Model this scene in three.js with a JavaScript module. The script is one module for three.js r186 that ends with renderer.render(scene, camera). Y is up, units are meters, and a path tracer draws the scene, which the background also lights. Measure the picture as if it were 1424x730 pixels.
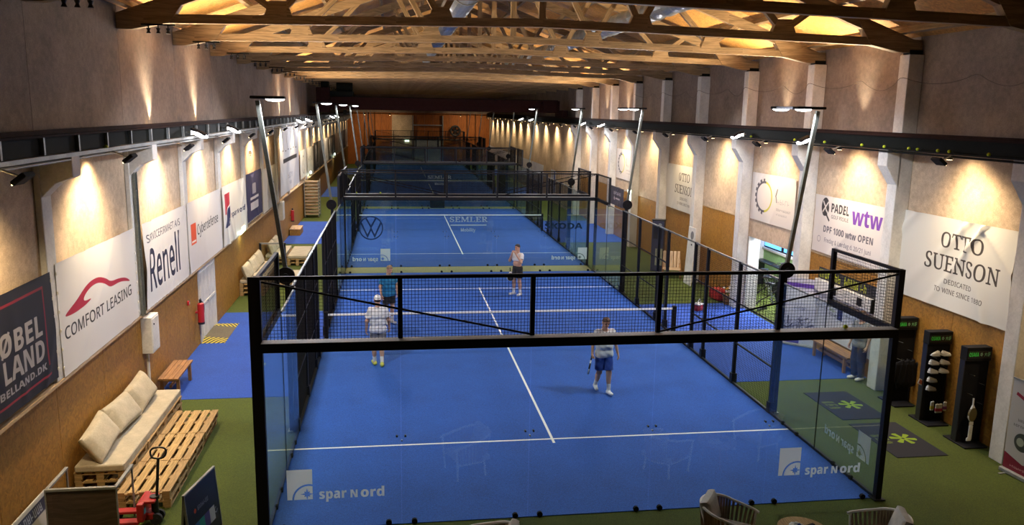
import * as THREE from 'three';
import { mergeGeometries } from 'three/addons/utils/BufferGeometryUtils.js';
import { RoundedBoxGeometry } from 'three/addons/geometries/RoundedBoxGeometry.js';
import { edgeTable, triTable } from 'three/addons/objects/MarchingCubes.js';
import { RectAreaLightUniformsLib } from 'three/addons/lights/RectAreaLightUniformsLib.js';

// ---------------------------------------------------------------- camera, exposure
const scene = new THREE.Scene();
scene.background = new THREE.Color(0x000000);
const camera = new THREE.PerspectiveCamera(2 * Math.atan(365 / 1126.2452) * 180 / Math.PI, 1424 / 730, 0.1, 300);
camera.position.set(-3.0829, 6.4096, 11.8689);
camera.rotation.order = 'YXZ';
camera.rotation.set(-0.1847, -0.1471, 0.0179);
scene.add(camera);
const renderer = new THREE.WebGLRenderer({ antialias: true });
renderer.toneMapping = THREE.LinearToneMapping;
renderer.toneMappingExposure = 2.0;
renderer.shadowMap.enabled = true;
RectAreaLightUniformsLib.init();
// how strong the hall's own lamps burn (each lamp is built with its fitting further down)
const POWER = { court: 780, flood: 330, wash: 9, soft: 4.5, aim: 32, up: 17, roof: 95, end: 9, annex: 75 };
const COOL = 0xf4f6ff, WARM = 0xffe0b0, UPLIGHT = 0xffe6c0;

// ---------------------------------------------------------------- helpers
const PI = Math.PI;
function rng(seed) { let s = seed | 0; return () => { s = (s + 0x6d2b79f5) | 0; let t = Math.imul(s ^ (s >>> 15), 1 | s); t = (t + Math.imul(t ^ (t >>> 7), 61 | t)) ^ t; return ((t ^ (t >>> 14)) >>> 0) / 4294967296; }; }
const R = rng(7);
const names = new Map();
function numbered(n) { const k = names.get(n) ?? 0; names.set(n, k + 1); return k ? n + '_' + String(k).padStart(3, '0') : n; }
const clean = (g) => { const o = g.index ? g.toNonIndexed() : g; for (const k of Object.keys(o.attributes)) if (!['position', 'normal', 'uv'].includes(k)) o.deleteAttribute(k); return o; };
function metreUV(g, grain) {            // uv in metres, u along the longest side (the grain)
  g = clean(g); g.computeBoundingBox();
  const b = g.boundingBox, s = [b.max.x - b.min.x, b.max.y - b.min.y, b.max.z - b.min.z];
  const L = grain ?? s.indexOf(Math.max(...s)), p = g.attributes.position, uv = new Float32Array(p.count * 2);
  const o1 = R() * 3, o2 = R() * 3, A = new THREE.Vector3(), B2 = new THREE.Vector3(), C2 = new THREE.Vector3();
  for (let i = 0; i < p.count; i += 3) {
    A.fromBufferAttribute(p, i); B2.fromBufferAttribute(p, i + 1); C2.fromBufferAttribute(p, i + 2);
    const n = B2.clone().sub(A).cross(C2.clone().sub(A)), m = [Math.abs(n.x), Math.abs(n.y), Math.abs(n.z)], ax = m.indexOf(Math.max(...m));
    let [u, v] = [0, 1, 2].filter((k) => k !== ax); if (v === L) [u, v] = [v, u];
    for (let k = 0; k < 3; k++) { uv[(i + k) * 2] = p.getComponent(i + k, u) + o1; uv[(i + k) * 2 + 1] = p.getComponent(i + k, v) + o2; }
  }
  g.setAttribute('uv', new THREE.BufferAttribute(uv, 2));
  return g;
}
function place(g, x = 0, y = 0, z = 0, rx = 0, ry = 0, rz = 0) {
  return g.applyMatrix4(new THREE.Matrix4().compose(new THREE.Vector3(x, y, z), new THREE.Quaternion().setFromEuler(new THREE.Euler(rx, ry, rz)), new THREE.Vector3(1, 1, 1)));
}
const bx = (w, h, d, x = 0, y = 0, z = 0, rx = 0, ry = 0, rz = 0) => place(metreUV(new THREE.BoxGeometry(w, h, d)), x, y, z, rx, ry, rz);
const rb = (w, h, d, r, x = 0, y = 0, z = 0, rx = 0, ry = 0, rz = 0) => place(metreUV(new RoundedBoxGeometry(w, h, d, 2, r)), x, y, z, rx, ry, rz);
const cy = (r1, r2, h, x = 0, y = 0, z = 0, rx = 0, ry = 0, rz = 0, seg = 20) => place(clean(new THREE.CylinderGeometry(r1, r2, h, seg)), x, y, z, rx, ry, rz);
const sp = (r, x = 0, y = 0, z = 0, sx = 1, sy = 1, sz = 1) => place(clean(new THREE.SphereGeometry(r, 20, 14).scale(sx, sy, sz)), x, y, z);
function between(g, a, b) {             // g is built along +y with length |b-a|
  const A = new THREE.Vector3(...a), B2 = new THREE.Vector3(...b), d = B2.clone().sub(A);
  const q = new THREE.Quaternion().setFromUnitVectors(new THREE.Vector3(0, 1, 0), d.clone().normalize());
  return g.applyMatrix4(new THREE.Matrix4().compose(A.add(B2).multiplyScalar(0.5), q, new THREE.Vector3(1, 1, 1)));
}
const dist = (a, b) => Math.hypot(a[0] - b[0], a[1] - b[1], a[2] - b[2]);
const rod = (a, b, r, seg = 10) => between(clean(new THREE.CylinderGeometry(r, r, dist(a, b), seg)), a, b);
const bar = (a, b, w, d) => between(metreUV(new THREE.BoxGeometry(w, dist(a, b), d)), a, b);
const prism = (pts, depth, bevel = 0) => {          // outline in x,y, extruded along z and centred
  const s = new THREE.Shape(pts.map(([x, y]) => new THREE.Vector2(x, y)));
  return metreUV(new THREE.ExtrudeGeometry(s, { depth, bevelEnabled: bevel > 0, bevelSize: bevel, bevelThickness: bevel, bevelSegments: 1 }).translate(0, 0, -depth / 2));
};
const tube = (pts, r, n = 40, seg = 8) => clean(new THREE.TubeGeometry(new THREE.CatmullRomCurve3(pts.map((p) => new THREE.Vector3(...p))), n, r, seg, false));
const merge = (list) => (list.length === 1 ? list[0] : mergeGeometries(list.map(clean)));
function obj(name, geos, m, parent = scene) {
  const o = new THREE.Mesh(Array.isArray(geos) ? merge(geos) : geos, m);
  o.name = parent === scene ? numbered(name) : name; o.castShadow = o.receiveShadow = true; parent.add(o); return o;
}
function tag(o, label, category, group) { o.userData.label = label; o.userData.category = category; if (group) o.userData.group = group; return o; }
function thing(name, label, category, [x, y, z] = [0, 0, 0], turn = 0, group) {
  const o = new THREE.Group(); o.name = numbered(name); o.position.set(x, y, z); o.rotation.y = turn; scene.add(o); return tag(o, label, category, group);
}
function struct(name) { const o = new THREE.Group(); o.name = name; o.userData.kind = 'structure'; scene.add(o); return o; }
function copyOf(o, [x, y, z], turn = 0, label, group) {
  const c = o.clone(); c.name = numbered(o.name.replace(/_\d{3}$/, '')); c.position.set(x, y, z); c.rotation.y = turn; c.userData = { ...o.userData };
  if (label) c.userData.label = label; if (group) c.userData.group = group; scene.add(c); return c;
}
const child = (parent, name) => { const g = new THREE.Group(); g.name = name; parent.add(g); return g; };

// ---------------------------------------------------------------- textures and materials
function noiseGrid(n, cells, seed) {      // tileable value noise, n x n in 0..1
  const r = rng(seed), g = new Float32Array(cells * cells).map(() => r()), o = new Float32Array(n * n);
  const s = (t) => t * t * (3 - 2 * t);
  for (let y = 0; y < n; y++) for (let x = 0; x < n; x++) {
    const fx = x / n * cells, fy = y / n * cells, x0 = fx | 0, y0 = fy | 0, tx = s(fx - x0), ty = s(fy - y0), x1 = (x0 + 1) % cells, y1 = (y0 + 1) % cells;
    o[y * n + x] = (g[y0 * cells + x0] * (1 - tx) + g[y0 * cells + x1] * tx) * (1 - ty) + (g[y1 * cells + x0] * (1 - tx) + g[y1 * cells + x1] * tx) * ty;
  }
  return o;
}
function dataTex(n, metres, f, colour = true) {
  const d = new Uint8Array(n * n * 4);
  for (let i = 0; i < n * n; i++) { const c = f(i % n, (i / n) | 0, i); for (let k = 0; k < 3; k++) d[i * 4 + k] = Math.max(0, Math.min(255, c[k] ?? c[0])); d[i * 4 + 3] = 255; }
  const t = new THREE.DataTexture(d, n, n); t.wrapS = t.wrapT = THREE.RepeatWrapping; t.magFilter = THREE.LinearFilter; t.repeat.set(1 / metres, 1 / metres);
  if (colour) t.colorSpace = THREE.SRGBColorSpace; t.needsUpdate = true; return t;
}
const mottle = (metres, seed, base, amp, mult = [1, 1, 1]) => {
  const a = noiseGrid(512, 6, seed), b = noiseGrid(512, 40, seed + 1), c = noiseGrid(512, 256, seed + 2);
  return dataTex(512, metres, (x, y, i) => { const v = base + amp * ((a[i] - 0.5) * 0.9 + (b[i] - 0.5) * 0.6 + (c[i] - 0.5) * 0.7); return mult.map((m) => v * m); });
};
const turfTex = (() => { const a = noiseGrid(512, 5, 11), b = noiseGrid(512, 256, 12), c = noiseGrid(512, 128, 13); return dataTex(512, 2.3, (x, y, i) => [222 + (a[i] - 0.5) * 26 + (b[i] - 0.5) * 60 + (c[i] - 0.5) * 24]); })();
const turfBump = (() => { const b = noiseGrid(512, 256, 15); return dataTex(512, 1.1, (x, y, i) => [b[i] * 255], false); })();
const woodTex = (seed, metres, amp) => {
  const a = noiseGrid(512, 64, seed), w = noiseGrid(512, 5, seed + 1), f = noiseGrid(512, 128, seed + 4);
  return dataTex(512, metres, (x, y, i) => {
    const yy = (y + (w[i] - 0.5) * 34 + 512) % 512 | 0, g = a[yy * 512 + (x >> 4)] * 0.7 + f[yy * 512 + (x >> 3)] * 0.3, v = 215 + (g - 0.5) * amp;
    return [v + 6, v, v - 8 - (0.5 - g) * 10];
  });
};
function canvasTex(w, h, draw) {
  const c = document.createElement('canvas'); c.width = w; c.height = h; draw(c.getContext('2d'));
  const t = new THREE.CanvasTexture(c); t.colorSpace = THREE.SRGBColorSpace; t.magFilter = THREE.LinearFilter; return t;
}
const osbTex = (() => {
  const t = canvasTex(1024, 1024, (g) => {
    const r = rng(5); g.fillStyle = '#dcc89c'; g.fillRect(0, 0, 1024, 1024);
    for (let i = 0; i < 5200; i++) {
      const v = r(), x = r() * 1024, y = r() * 1024, l = 18 + r() * 52, w = 5 + r() * 15, s = (180 + v * 62) | 0;
      g.fillStyle = `rgba(${s + 10},${(s * 0.9) | 0},${(s * 0.68) | 0},0.75)`;
      for (const ox of [0, -1024, 1024]) for (const oy of [0, -1024, 1024]) { if (x + ox < -80 || x + ox > 1104 || y + oy < -80 || y + oy > 1104) continue; g.save(); g.translate(x + ox, y + oy); g.rotate(r() < 2 ? (v * 7919) % PI : 0); g.fillRect(-l / 2, -w / 2, l, w); g.restore(); }
    }
  });
  t.wrapS = t.wrapT = THREE.RepeatWrapping; t.repeat.set(1 / 2.4, 1 / 2.4); return t;
})();
const lin = (r, g, b) => new THREE.Color().setRGB(r, g, b);
const S = (color, roughness = 0.7, o = {}) => new THREE.MeshStandardMaterial({ color, roughness, ...o });
const plasterTex = mottle(3.1, 21, 226, 46), paintTex = mottle(1.3, 31, 236, 26), clothTex = mottle(0.9, 41, 232, 26), metalTex = mottle(0.6, 51, 225, 40);
const wood1 = woodTex(61, 1.4, 90), wood2 = woodTex(71, 1.1, 84);
const weave = (() => { const b = noiseGrid(256, 128, 3); return dataTex(256, 0.25, (x, y, i) => [((x >> 2) + (y >> 2)) % 2 * 90 + 80 + b[i] * 80], false); })();
const M = {
  blueTurf: S(lin(0.017, 0.112, 0.52), 0.88, { map: turfTex, bumpMap: turfBump, bumpScale: 0.003 }),
  blueWalk: S(lin(0.018, 0.084, 0.45), 0.95, { map: turfTex, bumpMap: turfBump, bumpScale: 0.003 }),
  greenTurf: S(lin(0.072, 0.104, 0.004), 0.95, { map: turfTex, bumpMap: turfBump, bumpScale: 0.005 }),
  sandStrip: S(lin(0.50, 0.46, 0.20), 0.95, { map: turfTex }),
  line: S(lin(0.82, 0.82, 0.78), 0.85),
  ply: S(lin(0.43, 0.275, 0.058), 0.62, { map: osbTex }),
  plyTrim: S(lin(0.62, 0.47, 0.30), 0.6, { map: wood1 }),
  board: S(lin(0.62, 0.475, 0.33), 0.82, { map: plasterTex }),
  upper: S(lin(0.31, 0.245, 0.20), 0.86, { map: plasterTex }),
  white: S(lin(0.72, 0.70, 0.65), 0.6, { map: paintTex }),
  roof: S(lin(0.74, 0.51, 0.21), 0.7, { map: osbTex }),
  timber: S(lin(0.42, 0.305, 0.165), 0.66, { map: wood1 }),
  steel: new THREE.MeshPhysicalMaterial({ color: lin(0.007, 0.009, 0.007), roughness: 0.8, specularIntensity: 0.3, map: metalTex }),
  greySteel: S(lin(0.38, 0.39, 0.38), 0.5, { map: metalTex, metalness: 0.3 }),
  railRed: new THREE.MeshPhysicalMaterial({ color: lin(0.034, 0.014, 0.011), roughness: 0.85, specularIntensity: 0.25, map: metalTex }),
  black: S(lin(0.012, 0.012, 0.014), 0.38),
  blackMatte: new THREE.MeshPhysicalMaterial({ color: lin(0.010, 0.010, 0.012), roughness: 0.8, specularIntensity: 0.4 }),
  frame: new THREE.MeshPhysicalMaterial({ color: lin(0.010, 0.010, 0.013), roughness: 0.5, specularIntensity: 0.45 }),
  capGrey: S(lin(0.42, 0.43, 0.40), 0.55, { map: metalTex }),
  galv: S(lin(0.34, 0.36, 0.33), 0.42, { metalness: 0.75, map: metalTex }),
  glass: new THREE.MeshPhysicalMaterial({ color: lin(0.90, 0.955, 0.94), roughness: 0.03, transmission: 1, thickness: 0, ior: 1.5, specularIntensity: 0.6 }),
  mast: S(lin(0.20, 0.215, 0.19), 0.36, { metalness: 0.65, map: metalTex }),
  chairRim: S(lin(0.86, 0.86, 0.84), 0.5),
  led: S(0xffffff, 0.4, { emissive: 0xffffff, emissiveIntensity: 6 }),
  ledOff: S(lin(0.5, 0.52, 0.52), 0.25),
  warmLamp: S(0xffffff, 0.4, { emissive: 0xffdca0, emissiveIntensity: 9 }),
  exit: S(0xffffff, 0.4, { emissive: 0xe8ffe8, emissiveIntensity: 2.2 }),
  green: S(lin(0.03, 0.32, 0.08), 0.5),
  orange: S(lin(0.44, 0.14, 0.018), 0.7, { map: wood1 }),
  pallet: S(lin(0.64, 0.45, 0.185), 0.8, { map: wood2 }),
  palletOld: S(lin(0.50, 0.35, 0.16), 0.85, { map: wood2 }),
  benchWood: S(lin(0.38, 0.19, 0.065), 0.62, { map: wood1 }),
  cushion: S(lin(0.56, 0.50, 0.37), 0.92, { map: clothTex, bumpMap: weave, bumpScale: 0.0012 }),
  greyCushion: S(lin(0.66, 0.65, 0.63), 0.92, { map: clothTex, bumpMap: weave, bumpScale: 0.0012 }),
  laminate: S(lin(0.105, 0.068, 0.047), 0.55, { map: wood1 }),
  red: S(lin(0.42, 0.018, 0.022), 0.38), redDark: S(lin(0.34, 0.02, 0.022), 0.45),
  rubber: S(lin(0.018, 0.018, 0.018), 0.8),
  foil: S(lin(0.40, 0.46, 0.52), 0.32, { metalness: 0.55, map: metalTex }),
  crane: new THREE.MeshPhysicalMaterial({ color: lin(0.026, 0.006, 0.005), roughness: 0.8, specularIntensity: 0.3, map: metalTex }),
  tennis: S(lin(0.50, 0.62, 0.035), 0.9),
  mat: S(lin(0.016, 0.017, 0.022), 0.95, { map: turfTex }),
  skin: S(lin(0.52, 0.30, 0.195), 0.55), hairBrown: S(lin(0.075, 0.036, 0.018), 0.7), hairDark: S(lin(0.018, 0.012, 0.010), 0.6), hairGrey: S(lin(0.20, 0.14, 0.085), 0.7),
  shirtWhite: S(lin(0.82, 0.82, 0.80), 0.9, { map: clothTex }), shirtBlue: S(lin(0.02, 0.22, 0.44), 0.9, { map: clothTex }),
  shortsBlue: S(lin(0.025, 0.075, 0.36), 0.85, { map: clothTex }), shortsBlack: S(lin(0.012, 0.012, 0.014), 0.85), shortsGrey: S(lin(0.16, 0.16, 0.17), 0.85), trouserNavy: S(lin(0.016, 0.018, 0.035), 0.85), shirtGrey: S(lin(0.20, 0.20, 0.21), 0.9, { map: clothTex }),
  shoeWhite: S(lin(0.72, 0.72, 0.72), 0.6), shoeYellow: S(lin(0.62, 0.62, 0.10), 0.6),
};
for (const [k, m] of Object.entries(M)) m.name = k.replace(/[A-Z]/g, (c) => '_' + c.toLowerCase());
// ---------------------------------------------------------------- the hall
const XF = 8.29;                                        // further on the boards stand flush with the column faces
const zc = (k) => -1.16 - 4.14 * k;                    // column and truss lines
const Z0 = 16.5, Z1 = -85.4, XL = -8.35, XR = 8.6;
const roofY = (x) => 8.12 + 0.36 * (8.75 - Math.abs(x));
const slab = (parent, name, m, x0, x1, y0, y1, z0, z1) => obj(name, bx(x1 - x0, y1 - y0, z1 - z0, (x0 + x1) / 2, (y0 + y1) / 2, (z0 + z1) / 2), m, parent);

const floor = struct('floor');
slab(floor, 'floor_slab', M.greenTurf, -9, 9, -0.2, 0, Z1 - 0.3, Z0 + 0.3);
const COURTS = [0, -21.3, -42.6, -63.9];
COURTS.forEach((z, i) => {
  slab(floor, 'court_turf', M.blueTurf, -5, 5, 0, 0.012, z - 20, z);
  const ln = (x0, x1, z0, z1) => slab(floor, 'court_line', M.line, x0, x1, 0.012, 0.0135, z + z0, z + z1);
  ln(-5, 5, -3.075, -3.025); ln(-5, 5, -16.975, -16.925); ln(-0.025, 0.025, -17.1, -2.85);
  slab(floor, 'walkway_turf', M.blueWalk, XL, -5.0, 0, 0.008, z - 13.95, z - 6.05);
  slab(floor, 'walkway_turf', M.blueWalk, 5.0, XR, 0, 0.008, z - 14.1, z - 6.05);
  if (i < 3) slab(floor, 'sand_strip', M.sandStrip, -5, 5, 0, 0.010, z - 21.24, z - 20.06);
});
for (const z of [1.6, 4.2, -17.5, -38.6]) slab(floor, 'turf_seam', M.greenTurf, -8.3, 8.3, 0, 0.003, z - 0.03, z + 0.03);

const wallL = struct('wall_left'), wallR = struct('wall_right'), wallFar = struct('wall_far'), wallNear = struct('wall_near'), ceiling = struct('ceiling');
slab(wallL, 'wall_core', M.board, XL - 0.35, XL - 0.03, 0, 8.6, Z1 - 0.3, Z0 + 0.3);
const OPEN = [-13.3, -9.75, 2.47];                     // the doorway to the side room
slab(wallR, 'wall_core', M.board, XR + 0.03, XR + 0.35, 0, 8.6, OPEN[1], Z0 + 0.3);
slab(wallR, 'wall_core', M.board, XR + 0.03, XR + 0.35, 0, 8.6, Z1 - 0.3, OPEN[0]);
slab(wallR, 'wall_core', M.board, XR + 0.03, XR + 0.35, OPEN[2], 8.6, OPEN[0], OPEN[1]);
const plyTop = { 0: 2.4, 1: 2.66, 3: 3.0, 4: 2.5 };
for (let k = -5; k <= 20; k++) {
  const a = Math.min(Z0, zc(k)), b = Math.max(Z1, zc(k + 1)), mid = (a + b) / 2;   // bay from a down to b
  if (a - b < 0.3) continue;
  const g = 0.006;
  for (const [p, q] of [[mid + g, a - g], [b + g, mid - g]]) {
    slab(wallL, 'plywood_sheet', M.ply, XL - 0.03, XL, 0.01, 2.11, p, q);
    if (k !== 2) slab(wallR, 'plywood_sheet', M.ply, XR, XR + 0.03, 0.01, plyTop[k] ?? 2.5, p, q);
  }
  if (k >= 9) slab(wallR, 'flush_board', M.board, XF, XR - 0.002, 0.01, 5.66, b + g, k === 9 ? a - 0.2 : a - g);
  slab(wallL, 'wall_board', M.board, XL - 0.03, XL, 2.14, 5.62, b + g, a - g);
  slab(wallR, 'wall_board', M.board, XR, XR + 0.03, k === 2 ? OPEN[2] : (plyTop[k] ?? 2.5) + 0.02, 5.66, b + g, a - g);
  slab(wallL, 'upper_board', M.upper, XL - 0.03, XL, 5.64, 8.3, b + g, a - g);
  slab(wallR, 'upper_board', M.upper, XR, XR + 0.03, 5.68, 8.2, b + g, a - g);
}
slab(wallR, 'door_jamb', M.white, XR - 0.02, XR + 0.37, 0, OPEN[2], OPEN[0] - 0.04, OPEN[0] + 0.04);
slab(wallR, 'door_jamb', M.white, XR - 0.02, XR + 0.37, 0, OPEN[2], OPEN[1] - 0.04, OPEN[1] + 0.04);
slab(struct('trim_1'), 'ledge', M.plyTrim, XL, XL + 0.115, 2.10, 2.15, Z1, Z0);
for (const [k, y] of [[-2, 2.42], [-1, 2.42], [0, 2.42], [1, 2.68], [3, 3.02], [4, 2.52]]) slab(wallR, 'ledge', M.plyTrim, XR - 0.02, XR, y - 0.02, y + 0.015, zc(k + 1) + 0.2, zc(k) - 0.2);

// the far wall: tall stained boards, a pale hatch and a shelf frame on it
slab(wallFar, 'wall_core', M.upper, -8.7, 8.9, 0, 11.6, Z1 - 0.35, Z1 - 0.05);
for (let i = 0; i < 17; i++) slab(wallFar, 'stained_board', M.orange, -8.33 + i * 0.995, -8.33 + i * 0.995 + 0.975, 0.01, 6.0, Z1 - 0.05, Z1 + 0.02 * (i % 2));
slab(wallFar, 'pale_hatch', M.board, -3.2, -0.85, 0.02, 5.75, Z1 + 0.02, Z1 + 0.10);
for (const y of [3.2, 4.55]) slab(wallFar, 'shelf_beam', M.greySteel, -0.8, 2.75, y, y + 0.12, Z1 + 0.02, Z1 + 0.5);
for (const x of [-0.8, 2.7]) slab(wallFar, 'shelf_post', M.greySteel, x, x + 0.1, 0, 5.7, Z1 + 0.02, Z1 + 0.5);
for (const x of [-0.6, 1.0]) slab(wallFar, 'cupboard_front', M.white, x, x + 1.5, 0.02, 3.0, Z1 + 0.02, Z1 + 0.35);
for (const x of [-6.4, -5.9, -5.2, 5.6, 6.6]) slab(wallFar, 'cable_duct', M.steel, x, x + 0.06, 0.1, 6.0, Z1 + 0.02, Z1 + 0.09);
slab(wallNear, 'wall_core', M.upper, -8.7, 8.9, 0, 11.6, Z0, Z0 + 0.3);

// roof: board panels on purlins
const slopeLen = Math.hypot(8.9, 8.9 * 0.36), slopeA = Math.atan(0.36);
for (const s of [-1, 1]) {
  slab(ceiling, 'roof_deck', M.timber, -slopeLen / 2, slopeLen / 2, 0, 0.06, Z1 - 0.3, Z0 + 0.3);
  const d = ceiling.children[ceiling.children.length - 1];
  d.position.set(s * 4.45, roofY(4.45) + 0.09, 0); d.rotation.z = -s * slopeA;
  for (let k = -5; k <= 20; k++) {
    const a = Math.min(Z0, zc(k)), b = Math.max(Z1, zc(k + 1)); if (a - b < 0.3) continue;
    for (let i = 0; i < 3; i++) {
      const c = 1.48 + i * 2.96, p = obj('roof_panel', bx(slopeLen / 3 - 0.012, 0.03, a - b - 0.012), M.roof, ceiling);
      p.position.set(s * c, roofY(c) + 0.045, (a + b) / 2); p.rotation.z = -s * slopeA;
    }
  }
  for (let i = 0; i < 6; i++) { const x = 0.35 + i * 1.55, p = obj('purlin', bx(0.09, 0.15, Z0 - Z1, 0, 0, (Z0 + Z1) / 2), M.timber, ceiling); p.position.set(s * x, roofY(x) - 0.045, 0); p.rotation.z = -s * slopeA; }
}

// trusses
const NEAR_L = { 1: 'between the car outline banner and the tall dark name', 2: 'between the tall dark name and the orange square', 3: 'between the orange square and the bank emblem', 4: 'between the bank emblem and the indigo banner', 5: 'between the indigo banner and the slanted stroke banner' };
const NEAR_R = { 0: 'behind the roll-up banner', 2: 'between the tournament banner and the doorway', 3: 'between the doorway and the flower tub', 4: 'behind the tall leaning panel', 5: 'behind the information totem' };
const truss = thing('roof_truss', 'timber roof truss resting on the column between the wine and tournament banners', 'truss', [0, 0, zc(1)], 0, 'roof trusses');
{
  const T = 0.15, top = (x) => roofY(x) - 0.13;
  for (const s of [-1, 1]) {
    const e = s < 0 ? 8.33 : 8.58;
    const P = (pts) => (s > 0 ? pts : pts.map(([x, y]) => [-x, y]).reverse());
    obj('bottom_chord', prism(P([[0, 8.13], [e, 7.95], [e, 8.12], [0, 8.30]]), T), M.timber, truss);
    obj('top_chord', prism(P([[0, top(0) - 0.26], [e, top(e) - 0.26], [e, top(e)], [0, top(0)]]), T), M.timber, truss);
    obj('heel_plate', prism(P([[7.35, 7.98], [8.05, 7.84], [e, 7.84], [e, top(e) - 0.01], [7.0, top(7.0) - 0.14]]), T + 0.05), M.timber, truss);
    for (const [a, b] of [[5.3, 6.15], [5.3, 3.9], [2.1, 3.05], [2.1, 0.75]]) obj('web', bar([s * a, 8.22, 0], [s * b, top(b) - 0.1, 0], 0.13, T * 0.8), M.timber, truss);
    for (const a of [5.3, 2.1]) obj('node_plate', prism([[s * a - 0.28, 8.15], [s * a + 0.28, 8.15], [s * a + 0.16, 8.46], [s * a - 0.16, 8.46]], T + 0.03), M.timber, truss);
  }
  obj('king_post', bar([0, 8.2, 0], [0, top(0), 0], 0.14, T * 0.8), M.timber, truss);
  obj('insulator_bar', bx(0.62, 0.03, 0.04, -7.55, 7.93, 0.14), M.steel, truss);
  for (const x of [-7.73, -7.55, -7.37]) obj('insulator', [cy(0.012, 0.012, 0.1, x, 7.89, 0.14), cy(0.045, 0.025, 0.05, x, 7.84, 0.14, 0, 0, 0, 12), cy(0.025, 0.045, 0.05, x, 7.79, 0.14, 0, 0, 0, 12)], M.black, truss);
}
for (let k = 0; k <= 20; k++) if (k !== 1) copyOf(truss, [0, 0, zc(k)], 0, NEAR_R[k] ? `timber roof truss resting on the column ${NEAR_R[k]}` : k < 10 ? 'timber roof truss between the information totem and the bridge crane' : 'timber roof truss between the bridge crane and the end wall');

// columns
const colL = thing('column', 'white concrete column between the black banner and the car outline banner', 'column', [XL, 0, zc(0)], 0, 'columns of the banner wall');
obj('shaft', rb(0.10, 3.47, 0.36, 0.02, 0.05, 3.885, 0), M.white, colL);
obj('bracket', prism([[0.05, 4.98], [0.3, 5.24], [0.55, 5.34], [0.55, 5.62], [0.05, 5.62]], 0.3, 0.01), M.white, colL);
for (let k = 1; k <= 20; k++) copyOf(colL, [XL, 0, zc(k)], 0, NEAR_L[k] ? `white concrete column ${NEAR_L[k]}` : k < 10 ? 'white column of the banner wall between the slanted stroke banner and the crane' : 'white column of the banner wall between the crane and the end wall');
const colR = thing('column', 'tall white concrete column behind the roll-up banner', 'column', [XR, 0, zc(0)], 0, 'tall columns of the opposite wall');
obj('shaft', rb(0.36, 7.8, 0.36, 0.02, -0.18, 3.9, 0), M.white, colR);
obj('bracket', prism([[-0.3, 4.86], [-0.36, 4.92], [-0.64, 5.34], [-0.64, 5.70], [-0.3, 5.70]].reverse(), 0.34, 0.01), M.white, colR);
obj('bearing_block', bx(0.3, 0.14, 0.26, -0.17, 7.83, 0), M.steel, colR);
for (let k = 1; k <= 9; k++) copyOf(colR, [XR, 0, zc(k)], 0, NEAR_R[k] ? `tall white concrete column ${NEAR_R[k]}` : k === 1 ? 'tall white concrete column between the wine and tournament banners' : k < 10 ? 'tall white column between the information totem and the bridge crane' : 'tall white column between the bridge crane and the end wall');

// crane rails with stiffeners
for (const s of [-1, 1]) {
  const y0 = s < 0 ? 5.63 : 5.71, y1 = s < 0 ? 5.97 : 6.03, x = s < 0 ? -7.94 : 8.02;
  const t = thing('crane_rail', s < 0 ? 'dark steel crane rail with pale stiffeners above the banner wall' : 'dark steel crane rail in front of the tall columns', 'rail');
  const Lz = Z0 - Z1 - 0.1, cz = (Z0 + Z1) / 2;
  obj('web', bx(0.03, y1 - y0 - 0.04, Lz, x, (y0 + y1) / 2, cz), M.steel, t);
  obj('top_flange', bx(0.28, 0.03, Lz, x, y1 - 0.015, cz), M.railRed, t);
  obj('bottom_flange', bx(0.3, s < 0 ? 0.06 : 0.03, Lz, x, y0 + (s < 0 ? 0.03 : 0.015), cz), s < 0 ? M.greySteel : M.steel, t);
  obj('running_rail', bx(0.06, 0.06, Lz, x, y1 + 0.03, cz), M.railRed, t);
  if (s < 0) for (let z = Z0 - 1; z > Z1; z -= 1.29) obj('stiffener', bx(0.05, y1 - y0 - 0.06, 0.05, x + 0.04, (y0 + y1) / 2, z - 0.33), M.greySteel, t);
  obj('cable_tray', [bx(0.12, 0.02, Lz, x - s * 0.02, y0 - 0.035, cz), rod([x - s * 0.13, y0 - 0.04, Z0 - 0.1], [x - s * 0.13, y0 - 0.04, Z1 + 0.1], 0.018)], s < 0 ? M.greySteel : M.steel, t);
}
// overhead crane parked half way down the hall
{
  const t = thing('bridge_crane', 'dark maroon overhead bridge crane parked across the hall', 'crane', [0, 0, -41.8]);
  for (const z of [0.5, -0.5]) { obj('girder', rb(15.5, 0.78, 0.3, 0.02, 0, 6.72, z), M.crane, t); obj('girder_rail', bx(15.3, 0.05, 0.06, 0, 7.135, z), M.steel, t); }
  for (const x of [-7.94, 8.0]) { obj('end_carriage', rb(0.34, 0.42, 2.6, 0.03, x, 6.3, 0), M.crane, t); for (const z of [-1, 1]) obj('wheel', cy(0.17, 0.17, 0.12, x, 6.26, z, 0, 0, PI / 2), M.steel, t); }
  const tr = child(t, 'hoist_trolley');
  obj('trolley_frame', rb(1.5, 0.3, 1.4, 0.03, -6.3, 7.32, 0), M.steel, tr); obj('hoist_drum', cy(0.28, 0.28, 1.0, -6.1, 7.72, 0, 0, 0, PI / 2), M.steel, tr); obj('motor', rb(0.5, 0.6, 0.5, 0.04, -7.3, 7.75, 0.1), M.steel, tr);
  obj('hook_block', [rod([-6.1, 7.4, 0], [-6.1, 6.2, 0], 0.015), rb(0.22, 0.3, 0.12, 0.03, -6.1, 6.15, 0)], M.steel, t);
  obj('drive_box', rb(0.9, 0.7, 0.5, 0.03, 7.0, 6.75, 0.9), M.crane, t);
  obj('service_cab', rb(0.8, 1.5, 0.9, 0.04, -7.35, 6.9, 1.15), M.crane, t);
}
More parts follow.
